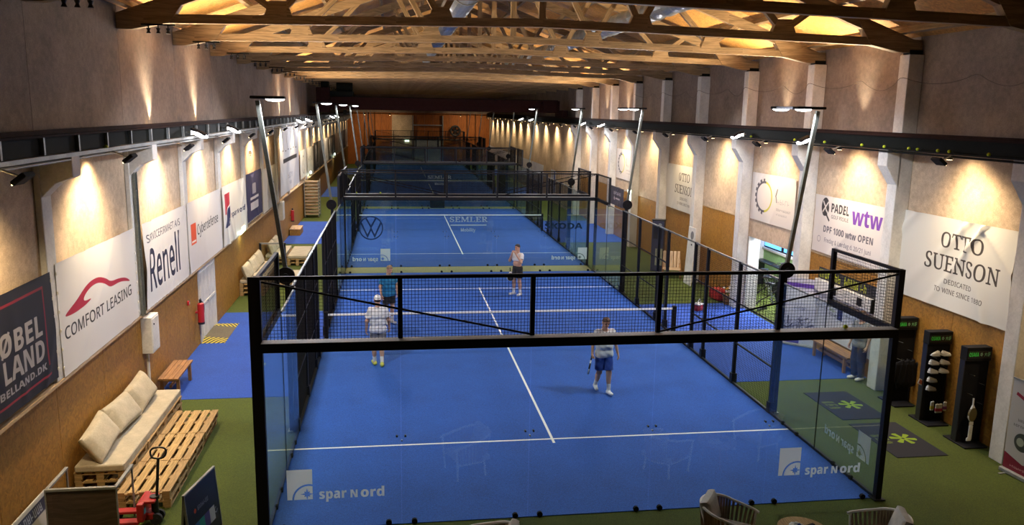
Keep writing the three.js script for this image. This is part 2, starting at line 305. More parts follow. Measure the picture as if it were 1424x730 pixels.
// cable slung from column to column
{
  const pts = []; for (let k = 6; k >= -2; k--) { for (let i = 0; i < 12; i++) { const u = i / 12, z = zc(k) + 4.14 * u; pts.push([XR - 0.385 + 0.30 * Math.sin(PI * u) * 0.9, 7.3 - 0.16 * Math.abs(Math.sin(2 * PI * u)) - (u > 0.5 ? 0.1 * Math.sin(2 * PI * (u - 0.5)) : 0), z]); } }
  tag(obj('slung_cable', tube(pts, 0.006, 320, 6), S(lin(0.10, 0.08, 0.065), 0.8, { name: 'cable_sheath' })), 'thin dark cable slung between the tall white columns', 'cable');
}
// wrapped air duct among the trusses
{
  const t = thing('air_duct', 'silvery wrapped air duct running lengthwise above the truss chords', 'duct');
  for (const [x, y, r] of [[-1.3, 9.25, 0.36], [3.4, 8.95, 0.26]]) {
    const g = clean(new THREE.CylinderGeometry(r, r, 34, 22, 170, true)); const p = g.attributes.position;
    for (let i = 0; i < p.count; i++) { const yy = p.getY(i), k = 1 + 0.07 * Math.sin(yy * 9 + 1.7 * Math.sin(yy * 2.1)); p.setX(i, p.getX(i) * k); p.setZ(i, p.getZ(i) * k); }
    g.computeVertexNormals(); obj('duct_run', place(g, x, y, -18, PI / 2), M.foil, t);
    for (let k = 0; k < 7; k++) obj('strap', cy(r * 1.1, r * 1.1, 0.06, x, y, -4 - k * 4.14, PI / 2), M.greySteel, t);
  }
}

// ---------------------------------------------------------------- lamps of the hall
function spot(x, y, z, tx, ty, tz, color, cd, angle, size = 2) {
  const l = new THREE.SpotLight(color, cd, 0, angle, 1, 2); l.position.set(x, y, z); l.target.position.set(tx, ty, tz); l.castShadow = true; l.shadow.radius = size;
  l.shadow.camera.near = 0.05; scene.add(l); scene.add(l.target); return l;
}
const OVER_L = {}, OVER_R = {};
['the black banner', 'the car outline banner', 'the tall dark name', 'the orange square banner', 'the bank emblem banner', 'the indigo banner', 'the slanted stroke banner'].forEach((w, i) => { OVER_L[i - 1] = `small warm lamp under the crane rail above ${w}`; });
['the roll-up banner', 'the wine banner', 'the tournament banner', 'the gear banner', 'the kit bag', 'the second wine banner'].forEach((w, i) => { OVER_R[i - 1] = `small warm lamp under the crane rail above ${w}`; });
// warm wall washers hung under the crane rails, one to each bay
for (const s of [-1, 1]) {
  const wall = s < 0 ? XL : XR, proto = thing('wall_washer', s < 0 ? 'small warm lamp under the crane rail washing the banner wall' : 'small warm lamp under the crane rail washing the wall of tall columns', 'lamp', [0, 0, 0], 0, s < 0 ? 'washers of the banner wall' : 'washers of the tall column wall');
  obj('housing', [cy(0.05, 0.062, 0.05, 0, 0.035, 0, 0, 0, 0, 14), rod([0, 0.05, 0], [-s * 0.12, 0.05, 0], 0.01)], M.blackMatte, proto);
  obj('lens', cy(0.05, 0.05, 0.006, 0, 0.0085, 0, 0, 0, 0, 14), M.warmLamp, proto);
  let first = true;
  for (let k = -1; k <= 19; k++) {
    const z = zc(k) - 2.0, x = s < 0 ? wall + 0.28 : 8.04, y = 5.59;
    const lab = (s < 0 ? OVER_L : OVER_R)[k] ?? (k < 10 ? `small warm wall lamp under the crane rail, before the crane, ${s < 0 ? 'banner side' : 'column side'}` : `small warm wall lamp under the crane rail, beyond the crane, ${s < 0 ? 'banner side' : 'column side'}`);
    if (first) { proto.position.set(x, y, z); proto.userData.label = lab; first = false; } else copyOf(proto, [x, y, z], 0, lab);
    if (s < 0 || k >= 9) spot(x, y - 0.02, z, x + s * 0.06, y - 2, z, WARM, POWER.wash, 1.08, 2); else spot(x, y - 0.02, z, XR, y - 0.9, z, WARM, POWER.soft, 1.2, 3);
  }
}
// two more in front of the stained end wall
{
  const beam = thing('lamp_beam', 'thin steel beam with warm lamps in front of the orange end wall', 'beam', [0, 5.9, Z1 + 3.2]); obj('tube', rod([-7.6, 0, 0], [7.6, 0, 0], 0.04), M.steel, beam); for (const x of [-7.6, 7.6]) obj('end_plate', bx(0.05, 0.2, 0.2, x, 0, 0), M.steel, beam);
  for (const x of [-6.2, -3.4, 4.6, 7.0]) { obj('can', cy(0.06, 0.07, 0.16, x, -0.1, 0, 0, 0, 0, 14), M.blackMatte, beam); obj('lens', cy(0.055, 0.05, 0.014, x, -0.185, 0, 0, 0, 0, 14), M.warmLamp, beam); spot(x, 5.69, Z1 + 3.2, x, 3.4, Z1, WARM, POWER.end, 1.15, 2); }
}
// slim black spot heads on arms, turned to the banners, and lit white ones beside the nets
{
  const head = thing('floodlight', 'slim black lamp on an arm turned to the banners', 'lamp', [-7.58, 5.5, zc(0) - 1.75], 0, 'black lamps turned to the banners');
  obj('arm', rod([-0.3, 0.14, 0], [0.0, 0.02, 0], 0.014), M.greySteel, head);
  obj('case', rb(0.07, 0.2, 0.3, 0.02, 0.03, 0, 0, 0, 0, -0.9), M.blackMatte, head);
  obj('lens', rb(0.012, 0.15, 0.24, 0.005, 0.002, -0.03, 0, 0, 0, -0.9), M.warmLamp, head);
  for (let k = -1; k <= 19; k++) for (const s of [-1, 1]) {
    if (s < 0 && k > 13) continue;
    const x = s * (s < 0 ? 7.58 : 7.66), y = s < 0 ? 5.5 : 5.58, z = zc(k) - 1.75;
    if (k !== 0 || s > 0) copyOf(head, [x, y, z], s < 0 ? 0 : PI, s < 0 ? 'slim black lamp on an arm turned to the banners' : 'slim black lamp on an arm turned to the wall of tall columns', s < 0 ? 'black lamps turned to the banners' : 'black lamps turned to the tall columns');
    spot(x + s * 0.04, y - 0.06, z, s < 0 ? XL : k >= 9 ? XF : XR, 3.2, z, WARM, POWER.aim * (s < 0 ? 1 : 0.65), 1.1, 4);
  }
  const proto = thing('flood_lamp', 'lit white flood lamp bracketed to a crane rail beside a net', 'lamp', [0, 0, 0], 0, 'lit flood lamps on the crane rails');
  obj('bracket', [rod([-0.16, 0.02, 0], [0.0, 0.02, 0], 0.016), bx(0.02, 0.12, 0.3, -0.02, 0.02, 0)], M.greySteel, proto);
  obj('case', rb(0.36, 0.06, 0.3, 0.02, 0.14, 0.03, 0, 0, 0, -0.42), M.blackMatte, proto);
  obj('lens', place(sp(0.19, 0, 0, 0, 1.05, 0.34, 0.95), 0.15, -0.02, 0, 0, 0, -0.42), M.led, proto);
  let first = true;
  for (const s of [-1, 1]) for (const z of [-8.3, -12.55, -29.6, -33.8, -51.4, -56.4]) {
    const x = s * 7.74, y = s < 0 ? 5.77 : 5.8, turn = s < 0 ? 0 : PI;
    if (first) { proto.position.set(x, y, z); first = false; } else copyOf(proto, [x, y, z], turn);
    if (z > -40) { const l = new THREE.RectAreaLight(COOL, POWER.flood, 0.24, 0.24); l.position.set(x - s * 0.15, y - 0.06, z); l.lookAt(x - s * 3.4, 0.5, z); scene.add(l); }
  }
}
// uplights standing on the rails
{
  const proto = thing('uplight', 'small warm uplight fixed behind a crane rail beneath the roof', 'lamp', [0, 0, 0], 0, 'uplights on the crane rails');
  obj('foot', rb(0.14, 0.04, 0.14, 0.01, 0, 0.02, 0), M.blackMatte, proto);
  obj('can', cy(0.065, 0.055, 0.13, 0, 0.1, 0, 0, 0, 0, 16), M.blackMatte, proto);
  obj('lens', cy(0.055, 0.055, 0.012, 0, 0.168, 0, 0, 0, 0, 16), M.warmLamp, proto);
  const rise = child(proto, 'roof_lamp'); obj('arm', rod([0, 0.05, 0], [0, 0.16, 0.25], 0.01), M.blackMatte, rise); obj('can', cy(0.05, 0.04, 0.1, 0, 0.20, 0.25, 0, 0, 0, 14), M.blackMatte, rise); obj('lens', cy(0.042, 0.042, 0.01, 0, 0.253, 0.25, 0, 0, 0, 14), M.warmLamp, rise);
  let first = true;
  for (const [s, zs] of [[-1, [-7.1, -11.35, -28.0, -32.1]], [1, [-7.3, -11.4, -28.2, -32.3]]]) for (const z of zs) {
    const x = s < 0 ? -8.235 : 8.28, y = s < 0 ? 5.72 : 5.8;
    if (first) { proto.position.set(x, y, z); first = false; } else copyOf(proto, [x, y, z]);
    spot(x, y + 0.19, z, x + s * 0.03, y + 2.2, z, UPLIGHT, POWER.up, 0.5, 2);
    spot(x, y + 0.30, z + 0.25, x - s * 2.0, y + 2.6, z + 0.25, UPLIGHT, POWER.roof, 1.0, 2);
  }
}
// ---------------------------------------------------------------- printing
function paper(w, h, ppm, draw) {                     // draw() works in metres, y down from the top edge
  return canvasTex(Math.round(w * ppm), Math.round(h * ppm), (g) => { g.scale(ppm, ppm); draw(g); });
}
function words(g, s, x0, x1, base, cap, font, color) {  // fits s between x0 and x1 with capitals of height cap
  g.save(); g.fillStyle = color; g.font = font.replace('$', '100px'); g.textBaseline = 'alphabetic';
  const w = g.measureText(s).width; g.translate(x0, base); g.scale((x1 - x0) / w, cap / 72); g.fillText(s, 0, 0); g.strokeStyle = color; g.lineWidth = 2.2; g.lineJoin = 'round'; g.strokeText(s, 0, 0); g.restore();
}
const poly = (g, pts, color) => { g.fillStyle = color; g.beginPath(); pts.forEach(([x, y], i) => (i ? g.lineTo(x, y) : g.moveTo(x, y))); g.closePath(); g.fill(); };
const line = (g, pts, w, color) => { g.strokeStyle = color; g.lineWidth = w; g.lineCap = 'butt'; g.beginPath(); pts.forEach(([x, y], i) => (i ? g.lineTo(x, y) : g.moveTo(x, y))); g.stroke(); };
function bankLogo(g, x, y, w, h, tone, gap) {           // pale tile with a ring segment and a star
  g.save(); g.beginPath(); g.rect(x, y, w, h); g.clip(); g.fillStyle = tone; g.fillRect(x, y, w, h);
  const cx = x + w * 0.85, cyy = y + h; g.strokeStyle = gap; g.globalCompositeOperation = gap === 'cut' ? 'destination-out' : 'source-over'; g.lineWidth = w * 0.075;
  if (gap === 'cut') g.strokeStyle = '#000'; g.beginPath(); g.arc(cx, cyy, w * 0.62, 0, 2 * PI); g.stroke();
  g.fillStyle = gap === 'cut' ? '#000' : gap; const sx = x + w * 0.78, sy = y + h * 0.82;
  g.beginPath(); for (let i = 0; i < 16; i++) { const r = i % 2 ? w * 0.10 : (i % 4 ? w * 0.17 : w * 0.27), a = i * PI / 8; g.lineTo(sx + r * Math.cos(a), sy + r * Math.sin(a)); } g.closePath(); g.fill(); g.restore();
}
const sparText = (g, x, base, k, c) => { words(g, 'spar', x, x + 0.42 * k, base, 0.155 * k, 'bold $ sans-serif', c); words(g, 'N', x + 0.465 * k, x + 0.60 * k, base, 0.125 * k, 'bold $ sans-serif', c); words(g, 'ord', x + 0.625 * k, x + 1.01 * k, base, 0.155 * k, 'bold $ sans-serif', c); };
const onGlass = (tex) => new THREE.MeshPhysicalMaterial({ map: tex, transparent: true, alphaTest: 0.5, roughness: 1, transmission: 0.5, thickness: 0, side: THREE.DoubleSide, name: 'glass_vinyl' });
const bankPrint = onGlass(paper(1.5, 0.6, 400, (g) => { bankLogo(g, 0.0, 0.02, 0.38, 0.49, '#dfe4ea', 'cut'); sparText(g, 0.47, 0.51, 1.0, '#dfe4ea'); }));
const emblemPrint = onGlass(paper(1.0, 1.0, 400, (g) => {
  g.strokeStyle = '#0d2c5c'; g.lineWidth = 0.05; g.beginPath(); g.arc(0.5, 0.5, 0.465, 0, 2 * PI); g.stroke(); g.lineJoin = 'miter';
  line(g, [[0.30, 0.09], [0.5, 0.46], [0.70, 0.09]], 0.065, '#0d2c5c'); line(g, [[0.10, 0.28], [0.355, 0.84], [0.5, 0.535], [0.645, 0.84], [0.90, 0.28]], 0.065, '#0d2c5c');
}));
const dealerPrint = onGlass(paper(1.7, 0.75, 400, (g) => { words(g, 'SEMLER', 0.04, 1.62, 0.26, 0.21, '$ serif', '#cdd6de'); g.fillStyle = '#cdd6de'; g.fillRect(0.08, 0.37, 1.5, 0.05); words(g, 'Mobility', 0.5, 1.12, 0.66, 0.13, '$ sans-serif', '#cdd6de'); }));
const makerPrint = onGlass(paper(1.7, 0.35, 400, (g) => words(g, 'ŠKODA', 0.03, 1.66, 0.32, 0.24, 'bold $ sans-serif', '#0d2c4c')));

// ---------------------------------------------------------------- padel courts
function wireGeo(w, h, pitch = 0.05, t = 0.0048) {      // wire panel in x,y, centred
  const out = []; const nx = Math.round(w / pitch), ny = Math.round(h / pitch);
  const strip = (sx, sy, x, y) => { const g = clean(new THREE.CylinderGeometry(t * 0.62, t * 0.62, sx > sy ? sx : sy, 4, 1, true)); if (sx > sy) g.rotateZ(PI / 2); return g.translate(x, y, 0); };
  for (let i = 1; i < nx; i++) out.push(strip(t, h, -w / 2 + i * w / nx, 0));
  for (let i = 1; i < ny; i++) out.push(strip(w, t, 0, -h / 2 + i * h / ny));
  return merge(out);
}
const wire21 = wireGeo(1.96, 0.92), wire23 = wireGeo(1.96, 2.92), wire13 = wireGeo(0.9, 2.92);
const paneGeo = bx(1.985, 2.93, 0.012), clipGeo = cy(0.045, 0.045, 0.045, 0, 0, 0, PI / 2);
const dotGeo = cy(0.016, 0.016, 0.04, 0, 0, 0, PI / 2, 0, 0, 12), shineGeo = cy(0.012, 0.012, 0.04, 0.01, -0.075, 0, PI / 2, 0, 0, 10);
function addWire(t, geo, x, y, z, ry = 0) { const m = obj('wire_mesh', geo, M.blackMatte, t); m.position.set(x, y, z); m.rotation.y = ry; return m; }
function addPane(t, x, z, ry = 0) { const m = obj('glass_pane', paneGeo, M.glass, t); m.position.set(x, 1.475, z); m.rotation.y = ry; return m; }
function print(pane, mat, w, h, x, y, face = 1) {       // a print stuck on one face of a pane
  const m = obj('glass_print', clean(new THREE.PlaneGeometry(w, h)), mat, pane); m.position.set(x, y - 1.475, face * 0.0075); if (face < 0) m.rotation.y = PI; m.castShadow = true; return m;
}
function makeCourt(z0, label, prints) {
  const t = thing('padel_enclosure', label, 'enclosure', [0, 0, z0]);
  const post = (x, z, h, w = 0.09, d = 0.09) => obj('post', bx(w, h, d, x, h / 2, z), M.frame, t);
  for (const e of [0, -20]) {
    const o = e === 0 ? 1 : -1, zf = e + o * 0.03;       // back wall at either end
    for (const x of [-5.05, 5.05]) { post(x, zf, 4.0, 0.1, 0.1); obj('base_plate', bx(0.2, 0.015, 0.2, x, 0.0175, zf), M.frame, t); }
    obj('flange', bx(0.075, 4.0, 0.02, -5.135, 2.0, zf + o * 0.03), M.frame, t);
    for (const x of [-3, -1, 1, 3]) obj('mullion', bx(0.07, 0.98, 0.07, x, 3.5, zf), M.frame, t);
    obj('top_rail', bx(10.0, 0.05, 0.05, 0, 3.975, zf), M.frame, t);
    obj('glazing_beam', bx(10.0, 0.135, 0.2, 0, 2.9675, e + o * 0.1), M.frame, t); obj('beam_cap', bx(10.0, 0.008, 0.2, 0, 3.039, e + o * 0.1), M.capGrey, t);
    for (let i = 0; i < 5; i++) {
      const x = -4 + i * 2, p = addPane(t, x, e); addWire(t, wire21, x, 3.5, zf);
      if (z0 === 0 && (i === 0 || i === 4)) print(p, bankPrint, 1.5, 0.6, -0.02 * (i - 2) / 2, 0.71, o);
      if (e === 0 && prints === 1 && i === 0) print(p, emblemPrint, 1.0, 1.0, 0, 1.63);
      if (e === 0 && prints >= 1 && i === 2) print(p, dealerPrint, 1.7, 0.75, 0, 1.76);
      if (e === 0 && prints === 1 && i === 4) print(p, makerPrint, 1.7, 0.35, 0, 1.72);
      for (const dx of [-0.8, 0.8]) { const c = obj('floor_clip', clipGeo, M.blackMatte, t); c.position.set(x + dx, 0.045, e); }
      if (i < 4) { for (const dx of [-0.065, 0.065]) { const c = obj('joint_clip', dotGeo, M.black, t); c.position.set(x + 1 + dx, 1.47, e); } const d = obj('joint_bolt', shineGeo, M.galv, t); d.position.set(x + 1, 1.47, e); }
    }
    for (const s of [-1, 1]) obj('brace', rod([s * 4.98, 3.93, zf + o * 0.045], [s * 1.0, 3.06, zf + o * 0.045], 0.016), M.frame, t);
  }
  for (const s of [-1, 1]) {
    const x = s * 5.05;
    for (const z of [-2, -18]) { obj('mullion', bx(0.075, 1.1, 0.075, x, 3.45, z), M.frame, t); obj('pane_seal', bx(0.016, 2.9, 0.014, s * 5, 1.47, z), M.blackMatte, t); }
    for (const [z, h] of [[-4, 3], [-6, 3], [-8, 3], [-8.9, 3], [-11.1, 3], [-12, 3], [-14, 3], [-16, 3]]) { post(x, z, h, 0.075, 0.075); obj('base_plate', bx(0.13, 0.25, 0.13, x, 0.135, z), M.frame, t); }
    for (const [a, b] of [[0, -2], [-18, -20]]) {
      obj('top_rail', bx(0.05, 0.05, 2, x, 3.975, (a + b) / 2), M.frame, t); obj('glazing_beam', bx(0.08, 0.12, 2, x, 2.98, (a + b) / 2), M.frame, t);
      addWire(t, wire21, x, 3.5, (a + b) / 2, PI / 2);
      const p = addPane(t, s * 5, (a + b) / 2, PI / 2); if (z0 === 0 && a === 0 && s > 0) print(p, bankPrint, 1.5, 0.6, -0.02, 0.71, 1);
    }
    for (const z of [-3, -17]) { addPane(t, s * 5, z, PI / 2); obj('pane_cap', bx(0.03, 0.03, 1.98, s * 5, 2.965, z), M.galv, t); }
    for (const z of [-0.7, -1.3, -2.7, -3.3, -16.7, -17.3, -18.7, -19.3]) { const c = obj('floor_clip', clipGeo, M.blackMatte, t); c.position.set(s * 5, 0.045, z); c.rotation.y = PI / 2; }
    obj('top_rail', bx(0.04, 0.04, 12, x, 2.98, -10), M.galv, t);
    for (const y of [1.02, 2.0]) for (const [a, b] of [[-4, -8.9], [-11.1, -16]]) obj('mid_rail', bx(0.03, 0.03, a - b, x, y, (a + b) / 2), M.frame, t);
    for (const z of [-5, -7, -13, -15]) addWire(t, wire23, x, 1.5, z, PI / 2);
    for (const z of [-8.45, -11.55]) addWire(t, wire13, x, 1.5, z, PI / 2);
    obj('kerb', bx(0.05, 0.05, 20, s * 5.02, 0.037, -10), M.frame, t);
  }
  return t;
}
makeCourt(0, 'black framed glass padel enclosure around the four players', 0);
makeCourt(-21.3, 'black framed glass padel enclosure with a round emblem on its glass', 1);
makeCourt(-42.6, 'unlit glass padel enclosure standing beyond the emblem court', 2);
makeCourt(-63.9, 'unlit glass padel enclosure beside the orange stained end wall', 0);

// nets
{
  const net = wireGeo(9.78, 0.80, 0.045, 0.003);
  const t = thing('padel_net', 'dark net with white band between the players', 'net', [0, 0.012, -10]);
  obj('netting', place(net.clone(), 0, 0.43, 0), M.blackMatte, t);
  obj('head_band', rb(9.78, 0.06, 0.02, 0.005, 0, 0.865, 0), M.line, t);
  for (const s of [-1, 1]) { obj('net_post', rb(0.11, 0.95, 0.14, 0.02, s * 4.93, 0.475, 0), M.blackMatte, t); }
  obj('head_cord', rod([-4.9, 0.83, 0.0], [4.9, 0.83, 0], 0.006), M.steel, t);
  copyOf(t, [0, 0.012, -31.3], 0, 'dark net with white band on the lit court without players');
  copyOf(t, [0, 0.012, -52.6], 0, 'net standing on an unlit court', 'nets of the unlit courts'); copyOf(t, [0, 0.012, -73.9], 0, 'net standing on an unlit court', 'nets of the unlit courts');
}
// lamp poles on the sides of the courts
const ledGeo = { lens: sp(0.15, 0, 0, 0, 1.15, 0.26, 0.8) };
function lampPole(s, z, lit, twin, label, group, aim) {
  const t = thing('lamp_pole', label, 'lamp', [s * 5.14, 0, z], 0, group);
  obj('foot_plate', bx(0.1, 0.02, 0.2, s * 0.025, 0.02, 0), M.galv, t);
  obj('lower_post', bx(0.09, 3.15, 0.09, 0, 1.6, 0), M.frame, t);
  obj('hinge_disc', [cy(0.17, 0.17, 0.07, s * 0.02, 3.2, 0.03, PI / 2, 0, 0, 28), cy(0.05, 0.05, 0.11, s * 0.02, 3.2, 0.03, PI / 2)], M.blackMatte, t);
  obj('mast', bar([0, 3.12, 0], [s * 0.43, 6.52, 0], 0.075, 0.075), M.mast, t);
  for (let k = 0; k < (twin ? 2 : 1); k++) {
    const h = child(t, 'lamp_head'), hx = s * 0.43 - k * s * 0.24, hz = -k * 0.5;
    h.position.set(hx, 6.56, hz);
    obj('case', rb(0.62, 0.055, 0.26, 0.02, -s * 0.19, 0.02, 0), M.blackMatte, h);
    obj('lens', place(ledGeo.lens.clone(), -s * 0.32, -0.012, 0), lit ? M.led : M.ledOff, h);
    if (k) obj('arm', rod([s * 0.02, 0.02, 0], [s * 0.12, 0.02, 0.5], 0.025), M.blackMatte, h);
    if (lit) {
      const l = new THREE.RectAreaLight(COOL, POWER.court * (twin ? 0.5 : 1), 0.32, 0.26);
      l.position.set(s * 5.14 + hx - s * 0.32, 6.49, z + hz); l.lookAt(s * 5.14 + hx - s * 1.0, 0, z + hz + aim); scene.add(l);
    }
  }
}
COURTS.forEach((z0, i) => {
  for (const s of [-1, 1]) for (const dz of [-4, -16]) {
    const lit = i < 2, where = s < 0 ? 'on the court side facing the pallet seats' : 'on the court side facing the tall columns';
    lampPole(s, z0 + dz, lit, s > 0 && i === 0, (lit ? `leaning galvanised pole with lit lamp ${where}` : `leaning galvanised pole with unlit lamp ${where}`), lit ? 'lit court lamps' : 'unlit court lamps', dz === -4 ? -3.2 : 3.2);
  }
});
// tennis balls that got stuck
const ballProto = tag(obj('tennis_ball', sp(0.036), M.tennis), 'yellow tennis ball resting on the front glazing beam', 'ball');
ballProto.position.set(4.13, 3.079, 0.1);
for (const [x, y, z, l, g] of [[-4.55, 3.079, -21.2, 'tennis ball on the glazing beam of the emblem court', 'balls on the emblem court'], [-3.6, 3.079, -21.2, 'tennis ball on the glazing beam of the emblem court', 'balls on the emblem court'], [-7.83, 5.70, -2.62, 'tennis ball lodged in the crane rail over the car banner', 'balls in the banner side rail']]) copyOf(ballProto, [x, y, z], 0, l, g);
for (const z of [-1.9, -3.0, -3.35, -4.0, -4.3, -5.2, -6.1, -7.8, -9.4, -12.2]) copyOf(ballProto, [7.9, 5.77, z], 0, 'tennis ball lodged on the flange of the rail before the tall columns', 'balls on the column side rail');
// ---------------------------------------------------------------- banners on the walls
function sheetGeo(w, h, nx, ny, wrinkle, thick = 0.004) {   // front with uv 0..1, back and edges; wrinkle(u, v) in metres
  const pos = [], uv = [], idx = []; const N = (nx + 1) * (ny + 1);
  for (const side of [0, 1]) for (let j = 0; j <= ny; j++) for (let i = 0; i <= nx; i++) { const u = i / nx, v = j / ny; pos.push((u - 0.5) * w, (v - 0.5) * h, wrinkle(u, v) - side * thick); uv.push(u, v); }
  for (let j = 0; j < ny; j++) for (let i = 0; i < nx; i++) { const a = j * (nx + 1) + i, b = a + 1, c = a + nx + 1, d = c + 1; idx.push(a, b, d, a, d, c, N + a, N + d, N + b, N + a, N + c, N + d); }
  const edge = (a, b) => idx.push(a, N + a, b, b, N + a, N + b);
  for (let i = 0; i < nx; i++) { edge(i + 1, i); edge(ny * (nx + 1) + i, ny * (nx + 1) + i + 1); }
  for (let j = 0; j < ny; j++) { edge(j * (nx + 1), (j + 1) * (nx + 1)); edge((j + 1) * (nx + 1) + nx, j * (nx + 1) + nx); }
  const g = new THREE.BufferGeometry(); g.setAttribute('position', new THREE.Float32BufferAttribute(pos, 3)); g.setAttribute('uv', new THREE.Float32BufferAttribute(uv, 2)); g.setIndex(idx); g.computeVertexNormals();
  return g;
}
const gauss = (t, s) => Math.exp(-t * t / (2 * s * s));
function folds(seed, amp) {                             // creases that run diagonally from the fixings, plus a gentle billow
  const r = rng(seed), c = []; for (let i = 0; i < 7; i++) c.push([r(), r() < 0.5 ? 0 : 1, (r() - 0.5) * 2.6, 0.015 + r() * 0.03, (0.4 + r()) * amp]);
  return (u, v) => { let d = amp * 0.6 * Math.sin(u * 5 + seed) * Math.sin(v * PI); for (const [x, e, k, s, a] of c) { const dv = Math.abs(v - e); d += a * gauss(u - x - k * dv * 0.5, s * (0.5 + dv)) * Math.exp(-dv * 1.6); } return Math.max(0, d + amp * 0.5); };
}
function banner(label, side, z0, z1, y0, y1, draw, o = {}) {  // z0 is the edge where reading begins
  const w = Math.abs(z1 - z0), h = y1 - y0, x = o.x ?? (side < 0 ? -8.243 : 8.575);
  const t = thing(o.name ?? 'banner', label, o.cat ?? 'banner', [x, (y0 + y1) / 2, (z0 + z1) / 2], side < 0 ? PI / 2 : -PI / 2, o.group);
  const m = new THREE.MeshStandardMaterial({ map: paper(w, h, o.ppm ?? 256, draw), roughness: o.rough ?? 0.55, side: THREE.DoubleSide, name: 'banner_print' });
  obj('sheet', sheetGeo(w, h, 48, 28, folds(o.seed ?? Math.round(w * 1000), o.amp ?? 0.018)), m, t);
  if (o.struts) for (const u of [-0.42, 0.42]) for (const v of [-0.4, 0.4]) obj('strut', rod([u * w, v * h, -0.002], [u * w, v * h, -o.struts], 0.015), M.greySteel, t);
  if (o.ties) for (const [sx, ys] of o.ties) for (let i = 0; i < ys; i++) { const v = (i + 0.5) / ys - 0.5; obj('tie', sx === 'b' ? rb(0.05, 0.03, 0.02, 0.008, v * w, -h / 2, 0.015) : rb(0.03, 0.05, 0.02, 0.008, sx * w / 2, v * h, 0.015), M.white, t); }
  return t;
}
// lettering too blurred to read in the photograph: strokes of the same size, no words
function marks(g, x0, x1, base, cap, n, color) {
  const r = rng(Math.round(x0 * 97 + base * 311 + n * 13)), w = (x1 - x0) / n, t = Math.min(w, cap) * 0.2; g.fillStyle = color;
  for (let i = 0; i < n; i++) { const x = x0 + i * w, k = r(), ww = w * 0.72; g.fillRect(x, base - cap, t, cap); if (k < 0.75) g.fillRect(x, base - cap * (0.3 + 0.7 * r()), ww, t); if (k > 0.3) g.fillRect(x + ww - t, base - cap * (k > 0.6 ? 1 : 0.6), t, cap * (k > 0.6 ? 1 : 0.6)); if (k > 0.5) g.fillRect(x, base - t, ww, t); }
}
const bg = (g, w, h, c) => { g.fillStyle = c; g.fillRect(0, 0, w, h); };
banner('black banner with heavy grey capitals inside a red frame', -1, 3.0, -1.0, 2.24, 3.90, (g) => {
  bg(g, 4, 1.66, '#141318'); const c = '#9c9a9f';
  words(g, 'MØBEL', 1.72, 3.57, 0.85, 0.31, 'bold $ sans-serif', c); words(g, 'LAND', 2.26, 3.60, 1.22, 0.31, 'bold $ sans-serif', c); words(g, 'MØBELLAND.DK', 1.72, 3.60, 1.40, 0.10, 'bold $ sans-serif', c);
  line(g, [[0.3, 1.51], [3.76, 1.51]], 0.035, '#8c1e2c'); line(g, [[0.3, 0.17], [3.68, 0.17], [3.68, 1.36]], 0.04, '#7c1420');
}, { seed: 3, ties: [[1, 6]] });
banner('white banner with a red car outline above slanted black capitals', -1, -1.22, -5.07, 2.16, 3.98, (g) => {
  bg(g, 3.85, 1.82, '#cfcdcb');
  const car = [[0.17, 0.89], [0.57, 0.78], [0.96, 0.65], [1.31, 0.56], [1.72, 0.55], [2.07, 0.65], [2.32, 0.77], [2.83, 0.8], [3.24, 0.88], [3.47, 1.0], [3.16, 0.93], [2.82, 0.87], [2.41, 0.87], [2.22, 0.84], [2.0, 0.73], [1.71, 0.65], [1.41, 0.65], [1.17, 0.7], [1.0, 0.78], [1.05, 0.84], [1.42, 0.85], [1.07, 0.91], [0.75, 0.92], [0.44, 0.92]];
  g.fillStyle = '#a01b34'; g.beginPath(); car.forEach(([x, y], k) => { const [p, q] = car[(k + 1) % car.length]; if (!k) g.moveTo((x + p) / 2, (y + q) / 2); else g.quadraticCurveTo(x, y, (x + p) / 2, (y + q) / 2); }); g.quadraticCurveTo(car[0][0], car[0][1], (car[0][0] + car[1][0]) / 2, (car[0][1] + car[1][1]) / 2); g.closePath(); g.fill();
  words(g, 'COMFORT LEASING', 0.15, 3.50, 1.26, 0.20, '$ sans-serif', '#1d1b1c');
}, { seed: 5, ties: [[1, 9], [-1, 6]] });
banner('white banner with a tall dark name under a line of outlined capitals', -1, -5.62, -9.2, 2.16, 3.98, (g) => {
  bg(g, 3.58, 1.82, '#cbc9c6'); words(g, 'SERVICEFIRMAET A/S', 0.16, 2.98, 0.42, 0.16, '$ sans-serif', '#4a4a58'); words(g, 'Renell', 0.22, 2.92, 1.49, 0.90, '$ sans-serif', '#22223c');
}, { seed: 8, amp: 0.03, ties: [[1, 6], ['b', 12]] });
banner('white banner with an orange square before a black word', -1, -9.36, -13.35, 2.16, 3.98, (g) => {
  bg(g, 3.99, 1.82, '#c9c7c5'); g.fillStyle = '#cf4e26'; g.fillRect(0.28, 0.58, 0.52, 0.54); g.fillStyle = '#e8d8d0'; g.fillRect(0.34, 1.02, 0.4, 0.05); words(g, 'Cyberdefense', 0.9, 3.66, 0.94, 0.27, '$ sans-serif', '#1b1a1c');
}, { seed: 13 });
